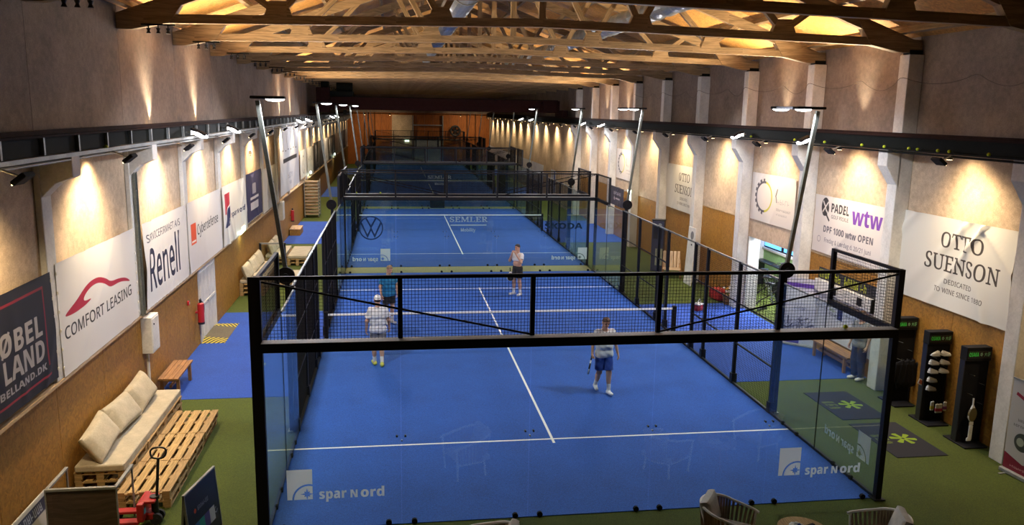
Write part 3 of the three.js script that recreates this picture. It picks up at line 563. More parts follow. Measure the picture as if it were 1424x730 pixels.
banner('creased white banner with a tall red and navy bank emblem', -1, -13.55, -17.5, 2.16, 4.0, (g) => {
  bg(g, 3.95, 1.84, '#d0cec8'); g.fillStyle = '#a61e2e'; g.fillRect(0.28, 0.26, 0.88, 0.62); g.fillStyle = '#1c2450'; g.beginPath(); g.moveTo(0.28, 1.30); g.lineTo(1.16, 1.30); g.lineTo(1.16, 0.66); g.quadraticCurveTo(0.46, 0.72, 0.28, 1.30); g.fill(); line(g, [[0.3, 1.28], [0.5, 0.9], [0.8, 0.72], [1.16, 0.64]], 0.05, '#d8d6d0'); bankLogo(g, 0.86, 0.98, 0.28, 0.28, '#1c2450', '#d0cec8');
  g.save(); g.translate(1.46, 1.11); g.scale(2.18, 1.15); sparText(g, 0, 0, 1, '#23284e'); g.restore();
}, { seed: 21, amp: 0.05, ties: [['b', 14]] });
banner('dark indigo banner with pale bars printed below a small shield', -1, -17.85, -21.2, 2.3, 4.03, (g) => {
  bg(g, 3.35, 1.73, '#2a2850'); g.fillStyle = '#8c8ca0'; g.fillRect(1.2, 0.42, 0.75, 0.38); g.fillStyle = '#b9bac6'; g.fillRect(0.8, 0.90, 1.7, 0.10); g.fillRect(0.8, 1.10, 1.6, 0.28); poly(g, [[0.9, 0.08], [1.7, 0.08], [1.3, 0.2]], '#55557a');
}, { seed: 23, ties: [['b', 10]] });
banner('white banner with a thin dark slanted stroke near its edge', -1, -21.45, -25.4, 2.2, 3.95, (g) => { bg(g, 3.95, 1.75, '#cfccc2'); marks(g, 2.2, 3.3, 1.2, 0.5, 3, '#3a3f5c'); line(g, [[1.0, 1.4], [1.6, 0.5]], 0.08, '#555a78'); }, { seed: 25, ties: [['b', 10]] });
banner('very tall white banner with a broad black bar, hung from the crane rail', -1, -23.1, -30.05, 2.70, 5.55, (g) => {
  g.scale(0.9026, 0.9048); bg(g, 7.7, 3.15, '#c6c6c6'); g.fillStyle = '#26221f'; g.fillRect(1.2, 1.50, 5.6, 0.2);
  for (const x of [1.2, 2.6, 4.1, 5.6]) { line(g, [[x, 0.2], [x + 0.15, 0.7], [x + 0.5, 1.1]], 0.06, '#4a4542'); } for (let i = 0; i < 6; i++) { g.fillStyle = '#4a4542'; g.fillRect(1.0 + i * 1.05, 1.08 + (i % 2) * 0.04, 0.5, 0.05); }
  marks(g, 3.0, 4.8, 2.55, 0.28, 6, '#8a8c98'); marks(g, 3.4, 4.4, 2.85, 0.16, 6, '#8a8c98');
}, { x: -7.77, seed: 27, ppm: 130 });
banner('pale banner with a round grey ring behind the rack', -1, -35.0, -38.4, 2.4, 4.0, (g) => { bg(g, 3.4, 1.6, '#c9c6b8'); g.strokeStyle = '#77776e'; g.lineWidth = 0.09; g.beginPath(); g.arc(1.6, 0.85, 0.5, 0.6, 5.6); g.stroke(); }, { seed: 31, ppm: 130 });
banner('pale banner with one line of grey capitals behind the rack', -1, -38.7, -42.3, 2.4, 4.0, (g) => { bg(g, 3.6, 1.6, '#c9c6b8'); marks(g, 0.5, 3.0, 0.9, 0.35, 5, '#9a978a'); }, { seed: 33, ppm: 130 });
for (const [a, b, l, c, d] of [[-42.9, -46.6, 'black banner with a narrow pale stripe', '#17171c', '#8a8a90'], [-47.0, -50.8, 'black banner with a blank lower half and thin pale edge', '#1b1b22', '#44444c'], [-51.2, -55.0, 'white banner between two black banners', '#bfc0c2', '#6a6c78'], [-55.4, -59.0, 'black banner split by two upright white stripes', '#16161c', '#b8b8bc'], [-59.4, -62.9, 'dark banner with one broad white upright stripe', '#1d1e2a', '#c4c4c8'], [-63.3, -67.2, 'pinkish banner with faint lettering', '#a58f86', '#7a5f58'], [-67.6, -71.4, 'pale banner with a dark upright stripe', '#b0a8a0', '#4a4450'], [-71.8, -75.4, 'blue and white striped banner by the end wall', '#5a6480', '#d0d2d6'], [-75.8, -79.6, 'dark blue banner by the end wall', '#2a3048', '#8088a0'], [-80.0, -83.6, 'white banner closest to the end wall', '#b9bcc4', '#50566a']])
  banner(l, -1, a, b, 2.3, 4.12, (g) => { const w = a - b; bg(g, w, 1.82, c); g.fillStyle = d; g.fillRect(w * 0.36, 0.2, 0.35, 1.4); if (/two/.test(l)) g.fillRect(w * 0.7, 0.2, 0.3, 1.4); marks(g, w * 0.5, w * 0.9, 1.5, 0.14, 7, d); }, { ppm: 100, seed: Math.round(-a), struts: 0.1 });

// the other wall
const wine = (g) => {
  bg(g, 3.6, 1.93, '#cdccc4'); const c = '#3c3630';
  words(g, 'OTTO', 1.38, 2.74, 0.63, 0.32, '$ serif', c); words(g, 'SUENSON', 0.94, 3.26, 1.14, 0.34, '$ serif', c);
  words(g, 'DEDICATED', 1.64, 2.52, 1.40, 0.10, '$ sans-serif', '#55504a'); words(g, 'TO WINE SINCE 1880', 1.36, 2.90, 1.60, 0.10, '$ sans-serif', '#55504a');
};
banner('white wrinkled banner with two large serif capital words above the shoe stands', 1, -5.24, -1.66, 2.42, 4.35, wine, { seed: 40, amp: 0.06 });
banner('white wrinkled banner with two serif capital words near the white leaning board', 1, -21.62, -18.07, 2.52, 4.36, wine, { seed: 41, amp: 0.05 });
banner('white tournament banner with racket sign and purple letters', 1, -9.2, -5.5, 2.74, 4.30, (g) => {
  bg(g, 3.7, 1.56, '#cbc5c0'); g.fillStyle = '#2c282c'; g.beginPath(); g.ellipse(0.55, 0.30, 0.20, 0.25, 0, 0, 2 * PI); g.fill(); line(g, [[0.42, 0.15], [0.70, 0.47]], 0.05, '#cbc5c0'); line(g, [[0.70, 0.15], [0.42, 0.45]], 0.05, '#cbc5c0'); line(g, [[0.62, 0.5], [0.80, 0.66]], 0.06, '#2c282c');
  words(g, 'PADEL', 0.84, 1.78, 0.40, 0.23, 'bold $ sans-serif', '#2a262a'); words(g, 'GOLF PICKLE', 0.88, 1.78, 0.57, 0.09, '$ sans-serif', '#4a464a'); words(g, 'wtw', 1.90, 3.20, 0.58, 0.42, 'bold $ sans-serif', '#6a3a98');
  words(g, 'DPF 1000 wtw OPEN', 0.52, 2.92, 0.98, 0.17, 'bold $ sans-serif', '#55525c'); words(g, 'Fredag & Lørdag d. 20/21 juni', 0.62, 2.86, 1.25, 0.12, '$ sans-serif', '#6a6670'); g.strokeStyle = '#8a868c'; g.lineWidth = 0.02; g.beginPath(); g.arc(0.34, 1.2, 0.08, 0, 2 * PI); g.stroke();
}, { seed: 43 });
const gearArt = (g) => {
  bg(g, 2.95, 1.52, '#c8c1ba'); g.fillStyle = '#4a464c'; for (let i = 0; i < 9; i++) { const a = PI * 0.55 + i * PI * 0.115; g.save(); g.translate(0.92 + 0.56 * Math.cos(a), 0.72 + 0.50 * Math.sin(a)); g.rotate(a); g.fillRect(-0.07, -0.055, 0.14, 0.11); g.restore(); }
  g.lineWidth = 0.07; g.strokeStyle = '#4a464c'; g.beginPath(); g.ellipse(0.92, 0.72, 0.52, 0.46, 0, PI * 0.45, PI * 1.55); g.stroke(); g.strokeStyle = '#b3ae3c'; g.beginPath(); g.ellipse(0.92, 0.72, 0.52, 0.46, 0, -PI * 0.45, PI * 0.45); g.stroke();
  line(g, [[1.80, 0.40], [1.72, 0.62], [1.80, 0.82]], 0.05, '#5a565c'); marks(g, 1.84, 2.62, 0.86, 0.16, 5, '#a8a4a4'); marks(g, 1.80, 2.72, 1.06, 0.07, 11, '#8a8684'); marks(g, 1.80, 2.5, 1.20, 0.06, 10, '#9a9694');
};
banner('white banner with a grey and yellow gear over the doorway', 1, -13.3, -10.35, 3.08, 4.60, gearArt, { seed: 45 });
banner('white banner with a grey gear beyond the serif capital banner', 1, -29.75, -26.8, 3.06, 4.6, gearArt, { seed: 46, ppm: 130 });
banner('dark grey banner with pale script beside an exit sign', 1, -29.3, -26.9, 1.75, 2.7, (g) => { bg(g, 2.4, 0.95, '#38343c'); marks(g, 0.5, 1.9, 0.4, 0.16, 8, '#a09aa0'); g.fillStyle = '#a09aa0'; g.beginPath(); g.arc(0.7, 0.6, 0.1, 0, 7); g.fill(); g.fillRect(0.9, 0.55, 0.8, 0.08); }, { ppm: 150, x: 8.2, seed: 47, struts: 0.37 });
for (const [a, b, l] of [[-84.2, -76.2, 'white low sponsor board by the end wall'], [-75.9, -68.2, 'white low sponsor board with a torn strip, second from the end wall'], [-67.9, -60.6, 'white low sponsor board alongside the last unlit court'], [-60.3, -54.6, 'white low sponsor board alongside the third court'], [-54.3, -48.9, 'white low sponsor board at the corner of the third court']])
  banner(l, 1, a, b, 1.0, 2.42, (g) => { bg(g, b - a, 1.42, '#d9dbe4'); marks(g, 1, 3.6, 0.9, 0.36, 6, '#c3c6d2'); }, { ppm: 80, x: 8.22, name: 'sponsor_board', cat: 'board', struts: 0.06 });
banner('upright blue and white board on the wall beyond the emblem court', 1, -45.9, -44.0, 0.4, 2.35, (g) => { bg(g, 1.9, 1.95, '#c6ccdc'); g.fillStyle = '#3f62b8'; g.fillRect(1.1, 0.1, 0.5, 1.5); }, { ppm: 100, x: 8.22, name: 'sponsor_board', cat: 'board', struts: 0.06 });

// notices above the bench: yellow lettered sign, pale panel with two dark pictures, logo board
banner('black sign with yellow green letters above the grey panel', 1, -8.7, -5.55, 2.02, 2.34, (g) => { bg(g, 3.15, 0.32, '#23232a'); marks(g, 0.06, 0.62, 0.27, 0.22, 4, '#b9c020'); marks(g, 0.82, 1.14, 0.27, 0.22, 2, '#b9c020'); marks(g, 1.3, 2.35, 0.27, 0.22, 7, '#b9c020'); }, { name: 'wall_sign', cat: 'sign', amp: 0.001 });
{
  const t = thing('notice_panel', 'pale grey box panel with two dark pictures under the yellow lettered sign', 'panel', [8.52, 1.86, -7.3]);
  obj('box', rb(0.14, 0.32, 2.75, 0.01), M.white, t); for (const z of [-0.35, 0.85]) obj('picture', bx(0.012, 0.2, 0.22, -0.075, 0.0, z), M.blackMatte, t);
  obj('end_cover', bx(0.16, 0.34, 0.05, 0, 0, 1.39), M.steel, t);
}
banner('white board with rows of small sponsor logos behind the bench', 1, -8.75, -5.95, 0.5, 1.66, (g) => {
  bg(g, 2.8, 1.16, '#c6c4c4'); g.fillStyle = '#23264e'; g.fillRect(1.15, 0.25, 0.26, 0.3); const r = rng(9);
  for (const [x, y, s, c] of [[0.15, 0.22, 4, '#7a7a80'], [0.15, 0.42, 4, '#7a7a80'], [0.55, 0.42, 1, '#44444c'], [0.75, 0.40, 4, '#7a8c3c'], [0.75, 0.52, 6, '#44444c'], [1.55, 0.42, 4, '#55555c'], [1.9, 0.40, 5, '#44444c'], [1.9, 0.54, 6, '#2c2c34'], [2.4, 0.46, 3, '#2c2c34']]) marks(g, x, x + 0.08 * s, y, 0.09, s, c);
}, { name: 'logo_board', cat: 'board', amp: 0.002 });
{
  const t = thing('picture_poster', 'tall poster stand with purple header and grey photograph beside the doorway', 'poster', [8.2, 0.01, -8.95], -0.75);
  const m = new THREE.MeshStandardMaterial({ roughness: 0.5, name: 'poster_print', map: paper(0.95, 1.9, 300, (g) => { bg(g, 0.95, 1.9, '#b9b9c4'); g.fillStyle = '#5a3c98'; g.fillRect(0.1, 0.14, 0.75, 0.12); bg(g, 0, 0, '#000'); g.fillStyle = '#cfcdd0'; g.fillRect(0.05, 0.35, 0.85, 0.35); marks(g, 0.35, 0.7, 0.9, 0.1, 5, '#5a6080'); const r = rng(4); for (let i = 0; i < 60; i++) { const v = 70 + r() * 110 | 0; g.fillStyle = `rgb(${v},${v},${v + 14})`; g.save(); g.translate(0.1 + r() * 0.8, 1.15 + r() * 0.45); g.rotate(r() * 3); g.fillRect(-0.12, -0.02, 0.24, 0.045); g.restore(); } g.fillStyle = '#4a3c8c'; g.fillRect(0, 1.66, 0.55, 0.24); }) });
  obj('print', place(clean(new THREE.BoxGeometry(0.95, 1.9, 0.012)), 0, 0.99, 0), m, t); obj('foot', rb(0.97, 0.06, 0.22, 0.02, 0, 0.03, 0), M.greySteel, t); obj('pole', rod([0, 0.05, -0.02], [0, 1.95, -0.02], 0.012), M.greySteel, t);
}
// exit signs, lit
function exitSign(label, x, y, z, side) {
  const t = thing('exit_sign', label, 'sign', [x, y, z], 0);
  obj('box', rb(0.06, 0.17, 0.4, 0.012), M.exit, t); obj('cap', bx(0.07, 0.02, 0.4, 0, 0.095, 0), M.white, t); obj('strip', bx(0.064, 0.018, 0.38, 0, -0.09, 0), M.green, t); obj('bracket', bx(0.1, 0.03, 0.05, -side * 0.07, 0.06, 0), M.white, t);
  const l = new THREE.PointLight(0xe8ffe8, 0.6); l.position.set(x + side * 0.1, y - 0.15, z); l.castShadow = true; scene.add(l);
}
exitSign('lit exit sign below the bank emblem banner', -8.2, 2.28, -16.8, 1); exitSign('lit exit sign over the tall rack', -8.2, 2.42, -40.3, 1); exitSign('lit exit sign beside the dark grey banner', 8.19, 2.69, -25.98, -1); exitSign('lit exit sign far along the banner wall', -8.2, 2.4, -62.0, 1);
{ const t = thing('exit_sign', 'small lit exit sign on the orange end wall', 'sign', [-1.45, 2.8, Z1 + 0.2]); obj('box', rb(0.5, 0.28, 0.08, 0.02), M.exit, t); obj('bracket', bx(0.2, 0.04, 0.14, 0, 0.12, -0.06), M.white, t); }

// things fixed to the banner wall
{
  const t = thing('electric_cabinet', 'white electric cabinet on the plywood below the banners', 'cabinet', [-8.24, 1.24, -5.75], 0);
  obj('box', rb(0.22, 0.78, 0.52, 0.012, 0, 0.39, 0), M.white, t); obj('door', rb(0.012, 0.7, 0.46, 0.004, 0.115, 0.39, 0), M.white, t); obj('lock', cy(0.018, 0.018, 0.02, 0.125, 0.62, 0.14, 0, 0, PI / 2), M.steel, t);
  obj('conduit', rb(0.05, 1.2, 0.06, 0.01, -0.05, -0.62, 0.1), M.white, t);
  const c = thing('cable_channel', 'grey steel cable channel climbing a column beside the banners', 'channel', [-8.2, 0, zc(1)]);
  obj('back', bx(0.012, 3.35, 0.16, -0.03, 3.8, 0), M.galv, c); for (const z of [-0.08, 0.08]) obj('lip', bx(0.05, 3.35, 0.01, -0.01, 3.8, z), M.galv, c); for (let i = 0; i < 6; i++) obj('cover_joint', bx(0.02, 0.02, 0.17, -0.02, 2.3 + i * 0.6, 0), M.greySteel, c); obj('cable', rod([-0.01, 2.15, 0.02], [-0.01, 5.45, 0.02], 0.012), M.rubber, c);
  const e = thing('fire_extinguisher', 'red fire extinguisher by the white door', 'extinguisher', [-8.22, 0.62, -10.2]);
  obj('bottle', [cy(0.085, 0.085, 0.5, 0, 0.31, 0), sp(0.085, 0, 0.56, 0, 1, 0.6, 1)], M.red, e); obj('foot', cy(0.088, 0.088, 0.06, 0, 0.05, 0), M.black, e); obj('valve', [cy(0.03, 0.035, 0.08, 0, 0.65, 0), bx(0.03, 0.02, 0.14, 0, 0.70, 0.03)], M.black, e); obj('hose', tube([[0, 0.66, -0.04], [0.05, 0.55, -0.11], [0.05, 0.3, -0.11], [0.03, 0.2, -0.09]], 0.014, 20, 6), M.rubber, e); obj('holder', bx(0.1, 0.05, 0.12, -0.08, 0.35, 0), M.redDark, e);
  copyOf(e, [-8.22, 0.62, -30.6], 0, 'red fire extinguisher beneath the tall white banner');
  const b = thing('alarm_button', 'small red alarm button on the plywood', 'button', [-8.34, 1.42, -9.35]); obj('box', rb(0.05, 0.11, 0.11, 0.01, 0.025, 0, 0), M.red, b); obj('glass', bx(0.006, 0.05, 0.05, 0.052, 0, 0), M.white, b);
  const s = thing('floodlight_box', 'pale junction box high above the bank emblem', 'box', [-8.3, 4.75, -19.4]); obj('case', rb(0.1, 0.14, 0.12, 0.02), M.white, s); obj('stem', rod([0, -0.05, 0], [0, -0.14, 0], 0.012), M.steel, s);
  const p = thing('white_cabinet', 'narrow pale wall cabinet below the tall white banner', 'cabinet', [-8.22, 1.3, -26.4]); obj('box', rb(0.25, 0.85, 0.6, 0.015, 0, 0.42, 0), M.white, p); obj('door', rb(0.012, 0.76, 0.5, 0.004, 0.13, 0.42, 0), M.white, p);
}
{
  const d = struct('door_1'); const z = -11.55;
  slab(d, 'frame', M.white, XL - 0.01, XL + 0.04, 0, 2.08, z + 0.92, z + 1.0); slab(d, 'frame', M.white, XL - 0.01, XL + 0.04, 0, 2.08, z - 1.0, z - 0.92); slab(d, 'frame', M.white, XL - 0.01, XL + 0.04, 2.02, 2.08, z - 0.92, z + 0.92);
  slab(d, 'leaf', M.white, XL + 0.002, XL + 0.025, 0.03, 2.02, z - 0.92, z + 0.92);
  for (const [y0, y1] of [[0.16, 0.95], [1.08, 1.92]]) for (const zz of [-0.46, 0.46]) slab(d, 'leaf_panel', M.white, XL + 0.025, XL + 0.037, y0, y1, z + zz - 0.36, z + zz + 0.36);
  slab(d, 'lock_rail', M.white, XL + 0.025, XL + 0.05, 0.98, 1.05, z - 0.88, z + 0.88); slab(d, 'handle', M.greySteel, XL + 0.03, XL + 0.08, 1.0, 1.03, z + 0.05, z + 0.18);
  const m = thing('door_ramp', 'grey ramp mat with yellow and black striped ends at the white door', 'mat', [-8.02, 0.008, -11.55]);
  obj('ramp', prism([[-0.32, 0], [0.32, 0], [0.32, 0.012], [-0.32, 0.07]], 1.2), S(lin(0.13, 0.11, 0.07), 0.9, { map: turfTex }), m);
  const st = S(0xffffff, 0.7, { map: paper(0.64, 0.5, 200, (g) => { bg(g, 0.64, 0.5, '#1a1a1a'); for (let i = -6; i < 12; i++) poly(g, [[i * 0.12, 0], [i * 0.12 + 0.06, 0], [i * 0.12 + 0.31, 0.5], [i * 0.12 + 0.25, 0.5]], '#b7a820'); }) });
  st.name = 'hazard_stripes';
  for (const s of [-1, 1]) { const g = new THREE.BufferGeometry(), z0 = s * 0.6, z1 = s * 1.05; g.setAttribute('position', new THREE.Float32BufferAttribute([-0.32, 0.07, z0, 0.32, 0.012, z0, 0.32, 0.004, z1, -0.32, 0.004, z1, -0.32, 0, z0, 0.32, 0, z0, 0.32, 0, z1, -0.32, 0, z1], 3)); g.setAttribute('uv', new THREE.Float32BufferAttribute([0, 0, 1, 0, 1, 1, 0, 1, 0, 0, 1, 0, 1, 1, 0, 1], 2)); g.setIndex(s > 0 ? [0, 3, 2, 0, 2, 1, 4, 5, 6, 4, 6, 7, 0, 4, 7, 0, 7, 3, 1, 2, 6, 1, 6, 5] : [0, 2, 3, 0, 1, 2, 4, 6, 5, 4, 7, 6, 0, 7, 4, 0, 3, 7, 1, 6, 2, 1, 5, 6]); const q = g.toNonIndexed(); q.computeVertexNormals(); obj('striped_end', q, st, m); }
}
// ---------------------------------------------------------------- the side room beyond the doorway
{
  const a = struct('wall_annex'), x0 = XR + 0.36, x1 = 11.3, z0 = -19.5, z1 = -8.3;
  const gw = S(lin(0.30, 0.50, 0.22), 0.7, { map: paintTex, name: 'green_paint' });
  slab(a, 'annex_floor', M.greenTurf, x0 - 0.3, x1, -0.1, 0.004, z0, z1); slab(a, 'annex_ceiling', M.white, x0, x1, 2.9, 3.1, z0, z1);
  slab(a, 'annex_wall_green', gw, x1, x1 + 0.2, 0, 1.28, z0, z1); slab(a, 'annex_sill', M.white, x1 - 0.08, x1 + 0.2, 1.28, 1.36, z0, z1); slab(a, 'annex_wall_top', M.white, x1, x1 + 0.2, 1.95, 3.0, z0, z1);
  slab(a, 'annex_end', M.white, x0 - 0.3, x1 + 0.2, 0, 3, z0 - 0.2, z0); slab(a, 'annex_end', M.white, x0, x1 + 0.2, 0, 3, z1, z1 + 0.2); slab(a, 'annex_pier', M.white, x1 - 0.25, x1, 0, 2.9, -18.2, -17.75);
  const w = struct('window_1'); const day = S(lin(0.05, 0.1, 0.2), 0.2, { emissive: 0x5aa6ff, emissiveIntensity: 1.3, name: 'daylight_pane' });
  for (let z = z0; z < z1 - 0.2; z += 1.6) { slab(w, 'pane', day, x1 + 0.06, x1 + 0.1, 1.40, 1.92, z + 0.06, Math.min(z1, z + 1.54)); slab(w, 'mullion', M.blackMatte, x1 + 0.02, x1 + 0.12, 1.36, 1.95, z - 0.06, z + 0.06); }
  slab(w, 'rail', M.blackMatte, x1 + 0.02, x1 + 0.12, 1.36, 1.40, z0, z1); slab(w, 'rail', M.blackMatte, x1 + 0.02, x1 + 0.12, 1.92, 1.96, z0, z1);
  const lampT = thing('ceiling_panel', 'square ceiling lamp in the green side room', 'lamp', [10.1, 2.88, -13.2]); obj('tray', rb(1.2, 0.04, 1.2, 0.01), M.white, lampT); obj('diffuser', bx(1.1, 0.012, 1.1, 0, -0.022, 0), S(0xffffff, 0.4, { emissive: 0xf2f6ff, emissiveIntensity: 1.5, name: 'diffuser' }), lampT);
  const l = new THREE.RectAreaLight(0xf2f6ff, POWER.annex, 1.1, 1.1); l.position.set(10.1, 2.84, -13.2); l.lookAt(10.1, 0, -13.2); scene.add(l);
  const bike = thing('exercise_bike', 'black exercise bike in the doorway of the side room', 'bike', [9.35, 0.004, -12.6], 0.5);
  const tb = (pts, r = 0.022) => tube(pts, r, 30, 8);
  obj('frame', [tb([[0, 0.05, -0.5], [0, 0.35, -0.1], [0, 0.75, 0.35]]), tb([[0, 0.05, 0.5], [0, 0.45, 0.42], [0, 1.05, 0.38]]), rod([-0.25, 0.04, 0.5], [0.25, 0.04, 0.5], 0.03), rod([-0.25, 0.04, -0.5], [0.25, 0.04, -0.5], 0.03)], M.black, bike);
  obj('flywheel', cy(0.24, 0.24, 0.05, 0, 0.34, 0.3, 0, 0, PI / 2, 30), M.steel, bike); obj('saddle', rb(0.2, 0.07, 0.28, 0.03, 0, 0.95, -0.25), M.black, bike); obj('saddle_post', rod([0, 0.35, -0.15], [0, 0.93, -0.25], 0.02), M.galv, bike);
  obj('handlebar', tb([[-0.22, 1.2, 0.1], [-0.26, 1.22, 0.35], [-0.1, 1.08, 0.42], [0.1, 1.08, 0.42], [0.26, 1.22, 0.35], [0.22, 1.2, 0.1]], 0.018), M.black, bike); obj('crank', [rod([-0.1, 0.3, 0], [0.1, 0.3, 0], 0.02), rod([0.1, 0.3, 0], [0.1, 0.14, 0.08], 0.015), rod([-0.1, 0.3, 0], [-0.1, 0.46, -0.08], 0.015)], M.galv, bike); for (const s of [-1, 1]) obj('pedal', rb(0.09, 0.025, 0.08, 0.008, s * 0.15, 0.3 - s * 0.16, s * 0.08), M.black, bike); obj('screen', rb(0.18, 0.12, 0.03, 0.01, 0, 1.22, 0.4, -0.5), M.black, bike);
  copyOf(bike, [9.8, 0.004, -13.7], 0.9, 'black exercise bike deeper inside the side room'); copyOf(bike, [10.3, 0.004, -15.0], 0.7, 'black exercise bike under the blue window');
  const tab = thing('fitness_bench', 'long dark bench top below the blue window', 'bench', [10.9, 0.004, -16.0]); obj('top', rb(0.35, 0.05, 2.6, 0.015, 0, 0.95, 0), M.black, tab); for (const z of [-1.1, 1.1]) obj('leg', bx(0.3, 0.92, 0.05, 0, 0.46, z), M.black, tab);
}
// ---------------------------------------------------------------- pallet seats
const palletProto = thing('pallet', 'wooden pallet under the long cushion, bottom of its stack', 'pallet', [0, 0, 0]);
{
  const r = rng(77), L = 1.2, W = 0.8;                   // boards run along z
  for (const [x, w] of [[-0.35, 0.1], [-0.185, 0.1], [0, 0.12], [0.185, 0.1], [0.35, 0.1]]) obj('deck_board', bx(w + 0.02, 0.022, L, x, 0.133, 0, 0, (r() - 0.5) * 0.006), r() < 0.35 ? M.palletOld : M.pallet, palletProto);
  for (const z of [-0.54, 0, 0.54]) { obj('stringer', bx(W, 0.022, 0.12, 0, 0.111, z), M.palletOld, palletProto); for (const x of [-0.34, 0, 0.34]) obj('block', bx(0.12, 0.078, 0.12, x, 0.061, z), r() < 0.5 ? M.palletOld : M.pallet, palletProto); }
  for (const x of [-0.35, 0, 0.35]) obj('bottom_board', bx(0.1, 0.022, L, x, 0.011, 0), M.palletOld, palletProto);
}
let palletUsed = false;
function pallet(x, y, z, turn, label, group) { if (!palletUsed) { palletUsed = true; palletProto.position.set(x, y, z); palletProto.rotation.y = turn; tag(palletProto, label, 'pallet', group); return palletProto; } return copyOf(palletProto, [x, y, z], turn, label, group); }
for (let j = 0; j < 3; j++) for (let i = 0; i < 3; i++) pallet(-7.92 + (i % 2) * 0.012, j * 0.145, -2.07 - i * 1.215, (R() - 0.5) * 0.015, `pallet ${['bottom', 'middle', 'top'][j]} of three under the long seat cushion`, `pallets of the long seat, ${['bottom', 'middle', 'top'][j]} layer`);
for (let j = 0; j < 2; j++) for (let i = 0; i < 3; i++) pallet(-7.1 + (j ? 0.01 : -0.01) * i, j * 0.145, -1.55 - i * 1.22, (R() - 0.5) * 0.03, j ? 'bare pallet on top of the low platform before the long seat' : 'pallet at the bottom of the low platform before the long seat', j ? 'top pallets of the platform' : 'bottom pallets of the platform');
function cushionGeo(w, h, d, puff = 1) {                 // pillow: soft box, edges pinched
  const g = new THREE.BoxGeometry(w, h, d, 14, 6, 14), p = g.attributes.position;
  for (let i = 0; i < p.count; i++) {
    const u = p.getX(i) / (w / 2), v = p.getY(i) / (h / 2), s = p.getZ(i) / (d / 2);
    const e = (1 - Math.pow(Math.abs(u), 4)) * (1 - Math.pow(Math.abs(s), 4)), c = Math.pow(Math.max(Math.abs(u), Math.abs(s)), 6);
    p.setY(i, v * h / 2 * (1 - puff * 0.75 + puff * 0.75 * Math.pow(Math.max(0, e), 0.4)));
    const pin = 1 - puff * 0.04 * (1 - Math.abs(u * s)) - 0.03 * v * v * c; p.setX(i, p.getX(i) * pin); p.setZ(i, p.getZ(i) * pin);
  }
  g.computeVertexNormals(); return metreUV(g);
}
const flat = (w, h, d) => rb(w, h, d, Math.min(0.04, h * 0.35));
{
  const t = thing('seat_cushion', 'long beige seat cushion on the stacked pallets', 'cushion', [-7.92, 0.435, -3.3]);
  obj('pad', place(flat(0.78, 0.13, 3.72), 0, 0.065, 0), M.cushion, t); obj('piping', [rod([0.385, 0.12, -1.83], [0.385, 0.12, 1.83], 0.006), rod([0.385, 0.012, -1.83], [0.385, 0.012, 1.83], 0.006)], M.cushion, t);
  const pil = [[-1.95, 'lowest'], [-3.05, ''], [-4.2, '']];
  const L = ['beige back pillow at the counter end of the long pallet seat', 'beige back pillow in the middle of the long pallet seat', 'beige back pillow at the bench end of the long pallet seat'];
  [[-2.02, 0.10, 1.12], [-3.16, -0.06, 1.12], [-4.3, 0.05, 1.12]].forEach(([z, tw, w], i) => {
    const q = thing('back_pillow', L[i], 'pillow', [-8.07, 0.835, z], 0);
    const m = obj('cover', cushionGeo(w, 0.26, 0.54, 1), M.cushion, q); m.rotation.set(0, PI / 2 + tw, 0); q.rotation.z = -0.98; obj('seam', place(tube([[-w / 2 * 0.93, 0, -0.24], [0, 0, -0.245], [w / 2 * 0.93, 0, -0.24]], 0.005, 16, 5), 0, 0, 0, 0, PI / 2 + tw), M.cushion, q);
  });
}
// bench against the plywood
function bench(x, z, turn, label, len = 1.45, wide = 0.42, y = 0.008) {
  const t = thing('wooden_bench', label, 'bench', [x, y, z], turn);
  for (let i = 0; i < 4; i++) obj('seat_slat', rb(wide / 4 - 0.008, 0.045, len, 0.006, -wide / 2 + wide / 8 + i * wide / 4, 0.43, 0), M.benchWood, t);
  for (const dz of [-1, 1]) { for (const dx of [-1, 1]) obj('leg', rb(0.07, 0.41, 0.07, 0.008, dx * (wide / 2 - 0.05), 0.205, dz * (len / 2 - 0.18)), M.benchWood, t); obj('cross_rail', bx(wide - 0.1, 0.06, 0.05, 0, 0.37, dz * (len / 2 - 0.18)), M.benchWood, t); }
  obj('stretcher', bx(0.05, 0.06, len - 0.4, 0, 0.2, 0), M.benchWood, t); return t;
}
bench(-8.06, -6.85, 0, 'brown slatted bench against the plywood below the electric cabinet', 1.4, 0.44);
bench(8.36, -7.2, 0, 'long wooden bench in front of the sponsor logo board', 1.85, 0.4);
// laminate counter front, open behind
{
  const t = thing('bar_counter', 'brown laminate counter front with two pale open side rails beside the pallet seat', 'counter', [-7.66, 0, -0.36]);
  const w = 0.98, d = 0.78, h = 0.84; obj('front_panel', bx(w, h - 0.02, 0.03, 0, h / 2, d / 2 - 0.015), M.laminate, t);
  obj('top_rail', rb(w + 0.02, 0.04, 0.05, 0.006, 0, h + 0.01, d / 2 - 0.012), M.greySteel, t); obj('foot_rail', bx(w, 0.03, 0.05, 0, 0.015, d / 2 - 0.015), M.greySteel, t);
  for (const s of [-1, 1]) { obj('side_rail', rb(0.05, 0.04, d, 0.006, s * (w / 2 - 0.012), h + 0.01, 0), M.greySteel, t); obj('corner_strip', bx(0.02, h, 0.02, s * w / 2, h / 2, d / 2), M.greySteel, t); obj('rear_post', bx(0.025, h, 0.025, s * (w / 2 - 0.012), h / 2, -d / 2 + 0.02), M.greySteel, t); }
}
